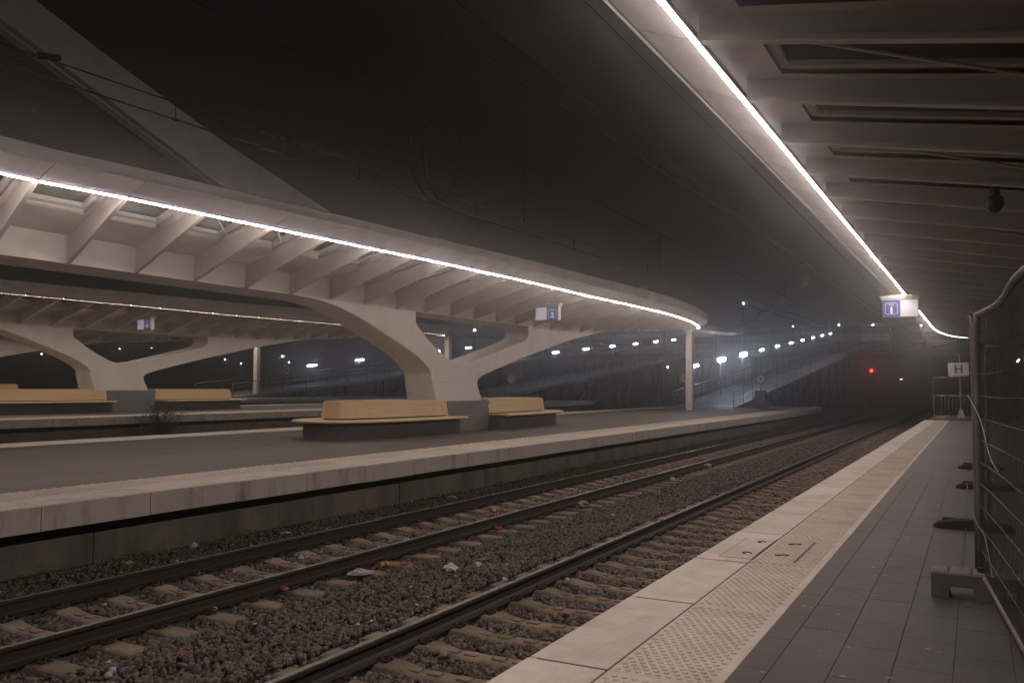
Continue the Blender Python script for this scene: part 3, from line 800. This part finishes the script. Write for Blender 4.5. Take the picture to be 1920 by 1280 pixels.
MB().box(-16.3,-15.7,96.6,97.2,12.3,13.3).build('end_hook', m_white, ra)
copy_tree(ra, SH[0], 'cranked beam glimpsed through the opening of the nearest column')

# ================================================================== OVERHEAD WIRES
def wire(name, label, pts, r, grp=None):
    o = MB().tube(pts, r, 5).build(name, m_cable); tag(o, label, 'wire', grp); return o
XW = -7.8
wire('contact_wire', 'lowest overhead wire above the far track', [(XW, y, 4.27+.010*y) for y in range(-4, 120, 6)], .010)
wire('contact_wire', 'second wire just above the lowest one over the far track', [(XW, y, 4.44+.013*y) for y in range(-4, 120, 6)], .0075)
wire('messenger_wire', 'highest sagging overhead wire above the far track', [(XW, y, 5.78-.002*y) for y in range(-4, 120, 6)], .0085)
XW1 = -3.82
wire('contact_wire', 'lowest overhead wire above the near track', [(XW1, y, 4.23+.016*y) for y in range(-4, 120, 6)], .008)
wire('contact_wire', 'second wire just above the lowest one over the near track', [(XW1, y, 4.66-.002*y) for y in range(-4, 120, 6)], .006)
wire('messenger_wire', 'highest overhead wire above the near track', [(XW1, y, 5.75) for y in range(-4, 120, 6)], .007)
drops = [(8.3,4.57,5.75,'tall dropper nearest the upper left'),(15.1,4.66,5.74,'tall dropper right of the wire loop'),(23.5,4.75,5.72,'tall dropper farthest along the wire'),
         (6.63,4.33,4.52,'short dropper over the big dim beam'),(9.9,4.37,4.56,'short dropper left of the wire loop'),(13.21,4.40,4.61,'short dropper right of the wire loop'),(17.5,4.44,4.66,'short dropper left of the canopy sign'),(22.4,4.49,4.73,'short dropper farthest along the wire')]
for y, a, b_, l in drops:
    o = MB().tube([(XW,y,a),(XW,y,b_)], .006, 5).add([], []).tube([(XW,y-.03,a),(XW,y+.03,a)], .014, 5).build('dropper', m_cable); tag(o, l+' between two overhead wires', 'wire', 'droppers of the overhead line')
lp = [(XW+.05*math.sin(t*2), 11.85+.72*math.cos(t)+.06*math.sin(t), 5.10+.66*math.sin(t)) for t in [2*PI*i/40 for i in range(40)]]
lp2 = [(XW+.10, 12.0+.60*math.cos(t), 5.10+.655*math.sin(t)) for t in [.6*PI+1.0*PI*i/20 for i in range(21)]]
o = MB().tube(lp, .011, 6, closed=True).tube(lp2, .010, 6).build('wire_loop', m_cable, smooth=True); tag(o, 'oval loop of black cable hanging between overhead wires', 'wire')
ins = thing('wire_bracket', 'dark registration bracket on the wire at upper left', 'bracket', (XW, 4.98, 4.50))
MB().tube([(.05,-.02,-.01),(-.2,-.05,-.05)], .010, 6).build('arm', m_cable, ins)
MB().tube([(.02,.02,.0),(.02,.24,.05)], .035, 8).build('insulator', m_cable, ins)

# ================================================================== ACCESS RAMPS with lamps beyond the platforms
def ramp(label, off):
    ox, oy, oz = off
    t = thing('access_ramp', label, 'ramp', (ox, oy, oz))
    ya, yb = 59.5, 128; sl = .092; x0, x1 = -18.9, -14.6
    def z(y): return max(0, (y-ya))*sl
    MB().hexa([(x0,ya,-.25),(x1,ya,-.25),(x1,yb,z(yb)-.35),(x0,yb,z(yb)-.35),(x0,ya,.02),(x1,ya,.02),(x1,yb,z(yb)+.02),(x0,yb,z(yb)+.02)]).build('deck', m_deck, t)
    for k in range(22):                                   # cross battens on the deck
        y = ya+.6+k*1.5; MB().box(x0+.1, x1-.1, y, y+.05, z(y)+.01, z(y)+.045).build('batten', m_struct, t)
    for sx in (x0, x1):
        for k in range(24):
            y = ya+k*2.9; MB().bar((sx,y,z(y)),(sx,y,z(y)+1.1), .06).build('rail_post', m_galv, t)
        for hgt, r in ((1.12,.035),(.78,.018),(.45,.018)):
            MB().tube([(sx,ya,z(ya)+hgt),(sx,yb,z(yb)+hgt)], r, 6).build('handrail', m_galv, t)
    for k in range(10):
        y = 66+k*6.4
        for sx in (x0+.2, x1-.2):
            MB().bar((sx,y,-1.2),(sx,y,z(y)-.2), .28).build('leg', m_struct, t)
        MB().bar((x1-.2,y,-.9+0*y),(x1-.2,y+6.0,z(y+6.0)-.4), .14).build('diagonal_strut', m_struct, t)
    return t
ramp('sloping ramp with handrails climbing from the bench platform end into fog', (0,0,0))
ramp('ramp with handrails and struts beyond the second platform', (-19.0,-3.5,.2))
ramp('ramp with handrails and struts beyond the farthest platform, behind the column', (-38.0,-8.5,.4))
lamp_me = MB().cbox(-.09,.09,-.55,.55,-.08,.08,.03).mesh('tube', m_lamp); lampb_me = MB().cbox(-.15,.15,-.60,.60,-.15,.13,.04).mesh('tube', m_lampb)
post_me = MB().bar((0,0,-2.7),(0,0,.05),.07).mesh('post', m_galv)
ORD = ['first','second','third','fourth','fifth','sixth','seventh','eighth','ninth','tenth','eleventh','twelfth']
def lamp_row(row, off, n, y0, dy, x, zfun, bright, txt):
    for i in range(n):
        y = y0+i*dy; z = zfun(y)
        t = thing('ramp_lamp', ORD[i]+' lamp counted upward '+txt, 'lamp', (x, y, z), row)
        tl = link('tube', lampb_me if i in bright else lamp_me, t, (0,0,0), (math.atan(.092),0,0))
        link('post', post_me, t, (-.1,0,-.06))
def ray(u, X):  # depth along the row for a column of the picture, from the lamp spacing measured there
    return 1846*abs(X)/(1831-u)
lamp_row('lamps along the nearest ramp', None, 10, 58.6, 7.05, -17.0, lambda y: 2.90+.0915*(y-58.6), (1,2), 'along the nearest ramp, right of the white post')
lamp_row('lamps along the middle ramp', None, 7, 67.0, 7.3, -35.0, lambda y: 4.05+.083*(y-67.0), (), 'along the middle ramp, left of the white post')
lamp_row('lamps along the farthest ramp', None, 6, 62.0, 7.0, -54.0, lambda y: 3.26+.10*(y-62.0), (), 'along the farthest ramp, left of and behind the column')
# pedestal with a round sign where the ramp starts
def round_sign(label, loc, ped, s=1.0, txt='4'):
    t = thing('round_sign', label, 'sign', loc)
    if ped: MB().hexa([(-.42,-.3,-.02),(.42,-.3,-.02),(.42,.3,-.02),(-.42,.3,-.02),(-.34,-.25,1.25),(.34,-.25,1.25),(.34,.25,1.25),(-.34,.25,1.25)]).build('pedestal', m_foot, t)
    else: MB().tube([(0,.05,-1.2),(0,.05,1.8)], .04, 6).build('post', m_galv, t)
    MB().tube([(0,.0,1.2),(0,0,1.7)], .04, 6).build('stem', m_galv, t)
    MB().tube([(0,-.06,2.0),(0,-.02,2.0)], .40*s, 20).build('disc', m_red, t)
    MB().tube([(0,-.075,2.0),(0,-.058,2.0)], .30*s, 20).build('face', m_signw, t)
    link('number', text_mesh(txt, .42*s, m_black, .01), t, (0,-.08,2.0), (PI/2,0,0))
round_sign('round red rimmed sign above the concrete pedestal at the ramp start', (-13.1, 61.0, 0), True, .9, '4')
round_sign('round sign just left of the white canopy post', (-16.6, 54.8, 0), False, .8, 'V')
round_sign('round sign between the right column arm and the far ramp', (-31.5, 59.0, 0), False, .9, '0')
round_sign('faint round sign left of the nearest column, over the ramp struts', (-45.0, 49.0, .5), False, .9, '0')

# ================================================================== FOOTBRIDGE, SIGNAL, DISTANT LAMPS
fb = thing('footbridge', 'dim footbridge with pale lit windows crossing in the fog', 'footbridge', (0, 128, 0))
MB().box(-62, 6, 0, 5, 6.0, 6.6).build('deck', m_struct, fb)
MB().box(-62, 6, -.3, 5.3, 10.0, 10.35).build('roof', m_struct, fb)
for k in range(18):
    MB().box(-62+k*4-.12, -62+k*4+.12, 0, .25, 6.6, 10.0).build('upright', m_struct, fb)
for k in range(17):
    x = -62+k*4
    wp = MB().box(x+.25, x+3.75, .1, .14, 7.9, 9.0).build('window_pane', m_win if k == 12 else m_glass, fb)
    MB().bar((x+.12,.02,6.7),(x+3.9,.02,7.5), .14).build('brace', m_struct, fb)
for k in range(5):
    MB().bar((-60+k*15.5,2.5,-1.2),(-60+k*15.5,2.5,6.0), .7).build('pier', m_struct, fb)
def distant(name, label, loc, r, m_, grp=None, h_=None):
    t = thing(name, label, 'lamp', loc, grp)
    b = MB(); b.tube([(0,0,-r),(0,0,-r*.4),(0,0,r*.4),(0,0,r)], [r*.4,r,r,r*.4], 8); b.build('bulb', m_, t)
    MB().tube([(0,0,-(h_ or loc[2]+1.3)),(0,0,-r)], .05, 5).build('post', m_struct, t)
def at(u, v, d):
    """a far point at depth d seen in column u, row v of the 1920-wide view"""
    q = Vector((0,0,1.392)) + (Fv + R2*((u-960)/1628.2) + U2*((640-v)/1628.2))*d; return (q.x, q.y, q.z)
far = [(1394,569,95,.12,m_dot,'bright pair of white lights high in the fog left of the rising beam'),
       (1573,609,118,.12,m_dot,'small white light at the left end of the footbridge'),
       (1637,609,118,.12,m_dot,'small white light above the footbridge windows'),
       (1727,610,118,.10,m_dot,'small white light at the right end of the footbridge'),
       (1252,688,70,.09,m_dotw,'orange light low beside the white canopy post'),
       (1487,612,112,.07,m_dot,'tiny light over the upper part of the ramp'),
       (530,668,130,.13,m_dot,'brightest of the tiny street lights left of the column'),
       (542,679,140,.09,m_dot,'tiny light below the brightest street light at left'),
       (422,674,150,.09,m_dot,'tiny street light just left of the thin far post'),
       (452,681,150,.07,m_dot,'faintest street light beside the thin far post'),
       (224,654,150,.10,m_dot,'tiny light seen through the opening of the left column'),
       (284,652,160,.07,m_dot,'right tiny light in the opening of the left column'),
       (78,664,150,.11,m_dot,'left street light under the left column arm'),
       (121,665,150,.10,m_dot,'right street light under the left column arm'),
       (12,640,150,.11,m_dot,'lone light at the left edge above the bench'),
       (890,619,85,.13,m_dot,'bright light inside the opening of the nearest column'),
       (1690,711,120,.05,m_dot,'tiny white speck right of the red signal'),
       (1562,709,120,.04,m_dot,'tiny white speck left of the red signal')]
for u, v, d, r, m_, l in far:
    x, y, z = at(u, v, d); distant('street_lamp', l, (x, y, z), r*.6, m_, 'tiny lights in the fog')
x, y, z = at(1634, 695, 105)
t = thing('rail_signal', 'red railway signal glowing in the fog beyond the tracks', 'signal', (x, y, 0))
MB().tube([(0,.1,-1.2),(0,.1,z+.6)], .07, 8).build('mast', m_struct, t)
MB().cbox(-.25,.25,-.02,.2,z-.5,z+.6,.03).build('lamp_board', m_black, t)
MB().tube([(0,-.06,z),(0,-.03,z)], .13, 12).build('red_lens', m_sig, t)

# ================================================================== TEMPORARY MESH FENCE on the near platform
def fence_panel(label, p0, p1, hgt, nw, sag=0, grp='mesh fence panels'):
    t = thing('mesh_fence', label, 'fence', (p0[0], p0[1], 0), grp)
    d = Vector((p1[0]-p0[0], p1[1]-p0[1], 0)); L_ = d.length; d.normalize(); n = Vector((-d.y, d.x, 0))
    def Q(u, z): return d*(u*L_) + n*(sag*math.sin(u*PI*2.2)*(z/hgt)**2) + Vector((0,0,z + (0 if z < 1 else -.12*abs(sag)*math.sin(u*7))))
    zb = .10
    fr = MB()
    for u in (0, 1): fr.tube([Q(u,.03), Q(u,.7), Q(u,1.3), Q(u,hgt-.1), Q(u*.97+.015,hgt)], .021, 8)
    fr.tube([Q(i/14, hgt) for i in range(15)], .021, 8); fr.tube([Q(i/8, zb+.05) for i in range(9)], .016, 8)
    fr.build('tube_frame', m_oldgalv, t, smooth=True)
    b = MB(); nv = max(8, int(L_/.052*nw))
    for i in range(nv+1):
        u = i/nv; b.tube([Q(u,zb), Q(u,.6), Q(u,1.2), Q(u,hgt-.01)], .0022, 3, cap=False)
    for k in range(int(9*nw)+3):
        z = zb+.06+k*(hgt-.12)/(int(9*nw)+3); b.tube([Q(i/10, z) for i in range(11)], .0022, 3, cap=False)
    o = b.build('wire_mesh', m_wire, t); tag(o, kind='stuff')
    return t
fence_panel('nearest mesh fence panel with bent top at the right edge', (.01,6.75), (.33,3.25), 1.90, 1.0, .035)
fence_panel('second mesh fence panel seen edge on behind the bent one', (-.01,6.85), (.02,10.2), 1.92, .8, .03)
fence_panel('third mesh fence panel along the platform', (.02,10.3), (.06,13.7), 1.92, .6, .03)
fence_panel('fourth mesh fence panel along the platform', (.06,13.8), (.09,17.2), 1.92, .5, .03)
fence_panel('mesh fence panel turned across the platform behind the fence line', (.12,13.0), (3.4,13.4), 1.95, .5, .0)
fence_panel('mesh fence panel across the far end of the platform', (-1.76,44.9), (1.6,45.0), 1.92, .35, .0)
# loose wires tangled in the mesh
o = MB().tube(catmull([(-.05,6.7,1.35),(.02,6.2,1.2),(.06,5.6,1.02),(.09,5.0,.98)],6), .003, 4).tube(catmull([(-.07,6.72,.75),(-.02,6.4,.55),(.03,6.0,.5),(.06,5.5,.36)],6), .003, 4).tube(catmull([(-.08,6.72,.45),(-.1,6.7,.2),(-.2,6.68,.14),(-.24,6.66,.145)],6), .0025, 4).build('loose_wire', m_galv); tag(o, 'loose pale wires tangled in the nearest fence panel', 'wire')
# feet
f = thing('fence_weight', 'grey concrete block under the nearest fence post', 'fence weight', (.015, 6.68, 0))
st = []
for x, z1 in ((-.31,.16),(-.29,.175),(.0,.175),(.26,.175),(.28,.16)):
    st.append([(x,-.11,0),(x,.11,0),(x,.11,z1-.02),(x,.09,z1),(x,-.09,z1),(x,-.11,z1-.02)])
b = MB()
for xa, xb, z0 in ((-.31,-.20,0),(-.20,-.06,.075),(-.06,.06,0),(.06,.2,.075),(.2,.31,0)):
    b.cbox(xa+.0005, xb-.0005, -.115, .115, z0, .17, .012)
b.build('block', m_foot, f)
MB().tube([(0,0,.165),(0,0,.20)], .035, 10).build('socket', m_black, f)
def rubber_foot(label, x, y, rz=0):
    f = thing('fence_weight', label, 'fence weight', (x, y, 0), None, rz)
    st = []
    for xx, z1, hw in ((-.36,.03,.06),(-.30,.075,.10),(-.1,.11,.115),(.1,.11,.115),(.30,.075,.10),(.36,.03,.06)):
        st.append([(xx,-hw,0),(xx,hw,0),(xx,hw-.01,z1-.02),(xx,hw-.03,z1),(xx,-hw+.03,z1),(xx,-hw+.01,z1-.02)])
    MB().sweep(st).build('block', m_rubber, f)
    MB().cbox(-.27,-.10,-.06,.06,.075,.108,.006).build('raised_pad', m_rubber, f)
rubber_foot('black rubber fence foot lying beyond the concrete block', -.05, 9.85, -.1)
rubber_foot('farther black rubber fence foot beside the fence line', .08, 13.85, .0)
rubber_foot('farthest rubber fence foot in the fence line', .05, 17.3, .1)
rubber_foot('rubber foot under the panel across the platform end', -1.70, 44.7, 1.5)
# crowd barrier
cb = thing('crowd_barrier', 'galvanised crowd barrier across the far end of the platform', 'barrier', (-1.66, 43.0, 0))
bw = 2.2
pts = [(0,0,.16),(0,0,.95),(.04,0,1.06),(.12,0,1.1),(bw-.12,0,1.1),(bw-.04,0,1.06),(bw,0,.95),(bw,0,.16)]
MB().tube(pts, .02, 6).tube([(0,0,.18),(bw,0,.18)], .016, 6).build('tube_frame', m_galv, cb)
for k in range(1, 15): MB().tube([(k*bw/15,0,.18),(k*bw/15,0,1.09)], .009, 5).build('bar', m_galv, cb)
for x in (.35, bw-.35):
    MB().tube(catmull([(x-.0,-.32,.02),(x,-.26,.15),(x,0,.17),(x,.26,.15),(x,.32,.02)],4), .018, 6).build('foot', m_galv, cb)
MB().tube(catmull([(.12,-.45,.015),(.12,-.40,.13),(.28,-.28,.17),(.45,-.40,.13),(.48,-.5,.015)],4), .018, 6).build('foot', m_galv, cb)
# H board
hs = thing('stop_board', 'white board with a black H on a post at the platform end', 'sign', (-.62, 44.2, 0))
MB().tube([(0,.05,0),(0,.05,2.95)], .04, 8).build('post', m_galv, hs)
MB().hexa([(-.2,-.15,0),(.2,-.15,0),(.2,.25,0),(-.2,.25,0),(-.05,.0,.5),(.05,.0,.5),(.05,.1,.5),(-.05,.1,.5)]).build('post_base', m_galv, hs)
bd = MB().cbox(-.42,.42,-.02,0,1.98,2.58,.004).build('board', m_signw, hs); bd.rotation_euler = (0,-.03,0)
link('letter', text_mesh('H', .50, m_black, .012), hs, (-.06,-.030,2.28), (PI/2,-.03,0))
MB().bar((-.22,.05,2.96),(.22,.05,2.96), .05).build('top_bar', m_galv, hs)
# rubble and planks behind the barrier
o = MB().cbox(-1.9,.4,43.45,44.0,-.06,.10,.02).build('timber_stack', m_foot); tag(o, 'low stack of boards behind the crowd barrier', 'boards')
# lit tube and building seen through the fence
bd = thing('side_building', 'dark building behind the mesh fence at the right edge', 'building', (2.7, 53, -1.25))
MB().box(0, 8, -5, 30, -.04, 6.2).build('wall', mat('side_wall', (.22,.17,.13), .8, var=.2), bd)
MB().box(-.06, -.002, 4, 9, 2.1, 3.8).build('window', m_glass, bd)
t = thing('tube_lamp', 'lit tube lamp seen through the fence at the right edge', 'lamp', (2.25, 60, 3.1))
MB().bar((-.1,-1.6,-.1),(.1,1.6,.1),.07).build('tube', m_lamp, t); MB().bar((0,0,.0),(.46,0,.0),.05).build('hanger', m_struct, t)

# ================================================================== WEEDS AND SHRUB
def leaf_cloud(b, c, n, rx, ry, rz, size):
    for i in range(n):
        q = Vector((random.gauss(0,rx), random.gauss(0,ry), abs(random.gauss(0,rz))))+Vector(c)
        a = random.uniform(0,2*PI); u = Vector((math.cos(a), math.sin(a), random.uniform(-.4,.7)))*size*random.uniform(.6,1.3)
        v = u.cross(Vector((random.uniform(-.3,.3), random.uniform(-.3,.3), 1))).normalized()*u.length*.45
        b.add([q-u*.5, q+v*.5, q+u*.5, q-v*.5], [(0,1,2,3)])
b = MB()
for i in range(420):
    y = 6.2+52*random.random()**1.2; x = -9.80+random.random()**2*.55
    n = random.randint(12, 60) if random.random() < .4 else random.randint(4, 16)
    leaf_cloud(b, (x, y, -.875), n, .06, .14, .06, .042 if y < 20 else .06)
for i in range(1500):
    y = random.uniform(13,58); x = -9.8+random.random()*.75
    leaf_cloud(b, (x, y, -.905), 7, .10, .2, .022, .05)
for i in range(25):
    leaf_cloud(b, (random.uniform(-7,-4.7), random.uniform(5,20), -.96), 6, .04, .06, .02, .02)
o = b.build('weeds', m_leaf); tag(o, 'green weeds growing along the foot of the platform wall', 'weeds', kind='stuff')
sh = thing('shrub', 'small dark leafless looking shrub at the second platform edge', 'shrub', (-27.7, 23.3, -1.0))
b = MB(); lv = MB()
for i in range(46):
    a = random.uniform(0,2*PI); sp = random.uniform(.15,.75); hh = random.uniform(.6,1.75)
    p = [(0,0,0),(sp*.3*math.cos(a),sp*.5*math.sin(a),hh*.45),(sp*.7*math.cos(a)+random.uniform(-.1,.1),sp*1.0*math.sin(a),hh*.8),(sp*1.0*math.cos(a),sp*1.45*math.sin(a),hh)]
    pc = catmull(p, 3); b.tube(pc, [.016-.0014*k for k in range(len(pc))], 4)
    for q in pc[3:]:
        leaf_cloud(lv, (q.x,q.y,q.z), 9, .07, .10, .07, .085)
b.build('stems', m_twig, sh); lv.build('foliage', m_leaf2, sh)

# ================================================================== LITTER on the ballast
def crumple(b, c, r, fl=.5, n=3):
    bm = bmesh.new(); bmesh.ops.create_icosphere(bm, subdivisions=2, radius=1)
    vs_ = [(c[0]+v.co.x*r[0]*random.uniform(.55,1.2), c[1]+v.co.y*r[1]*random.uniform(.55,1.2), c[2]+v.co.z*r[2]*random.uniform(.5,1.2)) for v in bm.verts]
    b.add(vs_, [tuple(v.index for v in f.verts) for f in bm.faces]); bm.free()
def can_(label, x, y, z, rz, m_, m2=None, r=.033, l=.12):
    t = thing('drink_can', label, 'can', (x, y, z), None, rz)
    MB().tube([(-l/2,0,0),(-l/2+.01,0,0),(l/2-.012,0,0),(l/2,0,0)], [r*.8,r,r,r*.75], 12).build('body', m_, t, sharp=40)
    MB().tube([(l/2,0,0),(l/2+.004,0,0)], r*.72, 12).build('lid', m_galv, t)
    if m2: MB().tube([(-.02,0,0),(.025,0,0)], r*1.012, 12, cap=False).build('band', m2, t)
def rag(label, x, y, z, r, m_, name='paper_scrap', cat='paper'):
    b = MB(); crumple(b, (0,0,r[2]*.6), r)
    if r[0] > .08: crumple(b, (r[0]*.8, r[1]*.3, r[2]*.4), (r[0]*.6, r[1]*.5, r[2]*.6))
    o = b.build(name, m_); o.location = (x, y, z); o.rotation_euler = (0,0,random.uniform(0,3)); tag(o, label, cat)
mp_w = mat('litter_white', (.52,.49,.47), .6, var=.15); mp_g = mat('litter_grey', (.33,.31,.31), .5, var=.2); mp_y = mat('litter_yellow', (.55,.36,.05), .4)
mp_r = mat('litter_red', (.42,.06,.035), .4); mp_o = mat('litter_orange', (.25,.115,.045), .8, var=.3); mp_b = mat('litter_blue', (.10,.11,.42), .35); mp_br = mat('litter_brown', (.26,.19,.13), .8)
Zb = -.95
can_('yellow and red drink can lying beside the far track rail', -6.83, 9.30, Zb+.035, 1.2, mp_y, mp_r)
can_('red drink can on the ballast past the yellow one', -6.90, 12.5, Zb+.04, .5, mp_r)
can_('red and white can between the rails of the far track', -8.0, 14.3, Zb+.03, 1.0, mp_r, mp_w)
can_('silver can end beside the nearest rail', -4.37, 9.6, Zb+.03, 1.9, mp_g)
rag('crumpled grey plastic bag beside the far track rail', -6.72, 8.62, Zb+.02, (.17,.12,.055), mp_g, 'plastic_bag', 'bag')
rag('crumpled pale plastic bag on the ridge between tracks', -5.90, 9.42, Zb+.02, (.15,.10,.06), mp_w, 'plastic_bag', 'bag')
rag('crushed silver foil next to the pale plastic bag', -5.72, 9.80, Zb+.03, (.06,.05,.04), mp_w)
rag('large dusty stone coloured rag by the far rail', -6.75, 15.6, Zb+.03, (.20,.14,.08), mp_br, 'cloth_rag', 'rag')
rag('white scrap at the foot of the stained wall', -9.72, 8.75, -.90, (.07,.06,.06), mp_w)
rag('flat white scrap left of the white wall scrap', -9.62, 7.62, -.90, (.08,.05,.03), mp_w)
rag('pale scrap between the far rails under the wall scrap', -8.15, 9.2, Zb-.01, (.05,.04,.03), mp_w)
rag('small white scrap on the far ballast', -5.85, 14.9, Zb+.02, (.08,.05,.02), mp_g)
rag('white scrap under the bench platform lip', -9.5, 15.2, -.90, (.10,.07,.05), mp_g)
rag('grey scrap beside the far rail in the distance', -6.95, 25.2, Zb+.04, (.12,.10,.07), mp_w)
rag('pale paper ball farthest along the ballast ridge', -6.75, 21.2, Zb+.03, (.09,.08,.05), mp_w)
rag('small white scrap near the nearest rail', -5.05, 9.3, Zb+.01, (.045,.035,.03), mp_w)
rag('tiny white scrap by the far rail at lower left', -7.0, 6.6, Zb+.02, (.035,.03,.025), mp_w)
rag('orange dead leaf beside the far rail at lower left', -6.92, 7.55, Zb+.04, (.075,.05,.03), mp_o, 'dead_leaf', 'leaf')
rag('orange dead leaf next to the yellow can', -6.62, 9.45, Zb+.03, (.07,.06,.02), mp_o, 'dead_leaf', 'leaf')
rag('brown dead leaf above the pale plastic bag', -5.85, 10.15, Zb+.03, (.09,.07,.02), mp_o, 'dead_leaf', 'leaf')
rag('orange scrap near the bottle at bottom left', -6.05, 5.35, Zb+.02, (.04,.03,.03), mp_o)
o = MB().tube([(0,0,0),(.16,0,.0)], .012, 6).build('paper_scrap', mp_w); o.location = (-9.55, 10.3, -.885); o.rotation_euler = (0,0,.9); tag(o, 'thin rolled white wrapper by the stained wall', 'paper')
bt = thing('plastic_bottle', 'plastic bottle with blue label lying on ballast at bottom left', 'bottle', (-6.20, 4.78, Zb+.03), None, 2.25)
MB().tube([(-.10,0,0),(-.09,0,0),(.03,0,0),(.07,0,0),(.10,0,0)], [.025,.03,.03,.014,.012], 12).build('body', mp_w, bt, smooth=True)
MB().tube([(-.09,0,0),(-.01,0,0)], .0305, 12).build('label_wrap', mp_b, bt)
MB().tube([(.10,0,0),(.118,0,0)], .014, 10).build('cap', mp_b, bt)
b = MB()
for i in range(130):
    x, y = random.choice([random.uniform(-6.6,-5.1), random.uniform(-9.7,-9.2), random.uniform(-8.4,-7.3)]), 4.5+45*random.random()**1.5
    crumple(b, (x, y, bz(np.array([x]), np.array([y]))[0]+.03), (random.uniform(.012,.03), random.uniform(.012,.03), .012))
o = b.build('litter_bits', mp_w); tag(o, 'scattered tiny pale litter bits along the tracks', 'litter', kind='stuff')

# ================================================================== FOG
hz = MB().box(-250, 150, -50, 260, -2.4, 17.5).build('haze'); tag(hz, kind='stuff')
hm = bpy.data.materials.new('fog'); hm.use_nodes = True; nt = hm.node_tree; nt.nodes.clear()
pv = nt.nodes.new('ShaderNodeVolumePrincipled'); pv.inputs['Color'].default_value = (.93,.92,.93,1); pv.inputs['Density'].default_value = .0066; pv.inputs['Anisotropy'].default_value = .93
ou = nt.nodes.new('ShaderNodeOutputMaterial'); nt.links.new(pv.outputs[0], ou.inputs['Volume'])
hz.data.materials.append(hm)
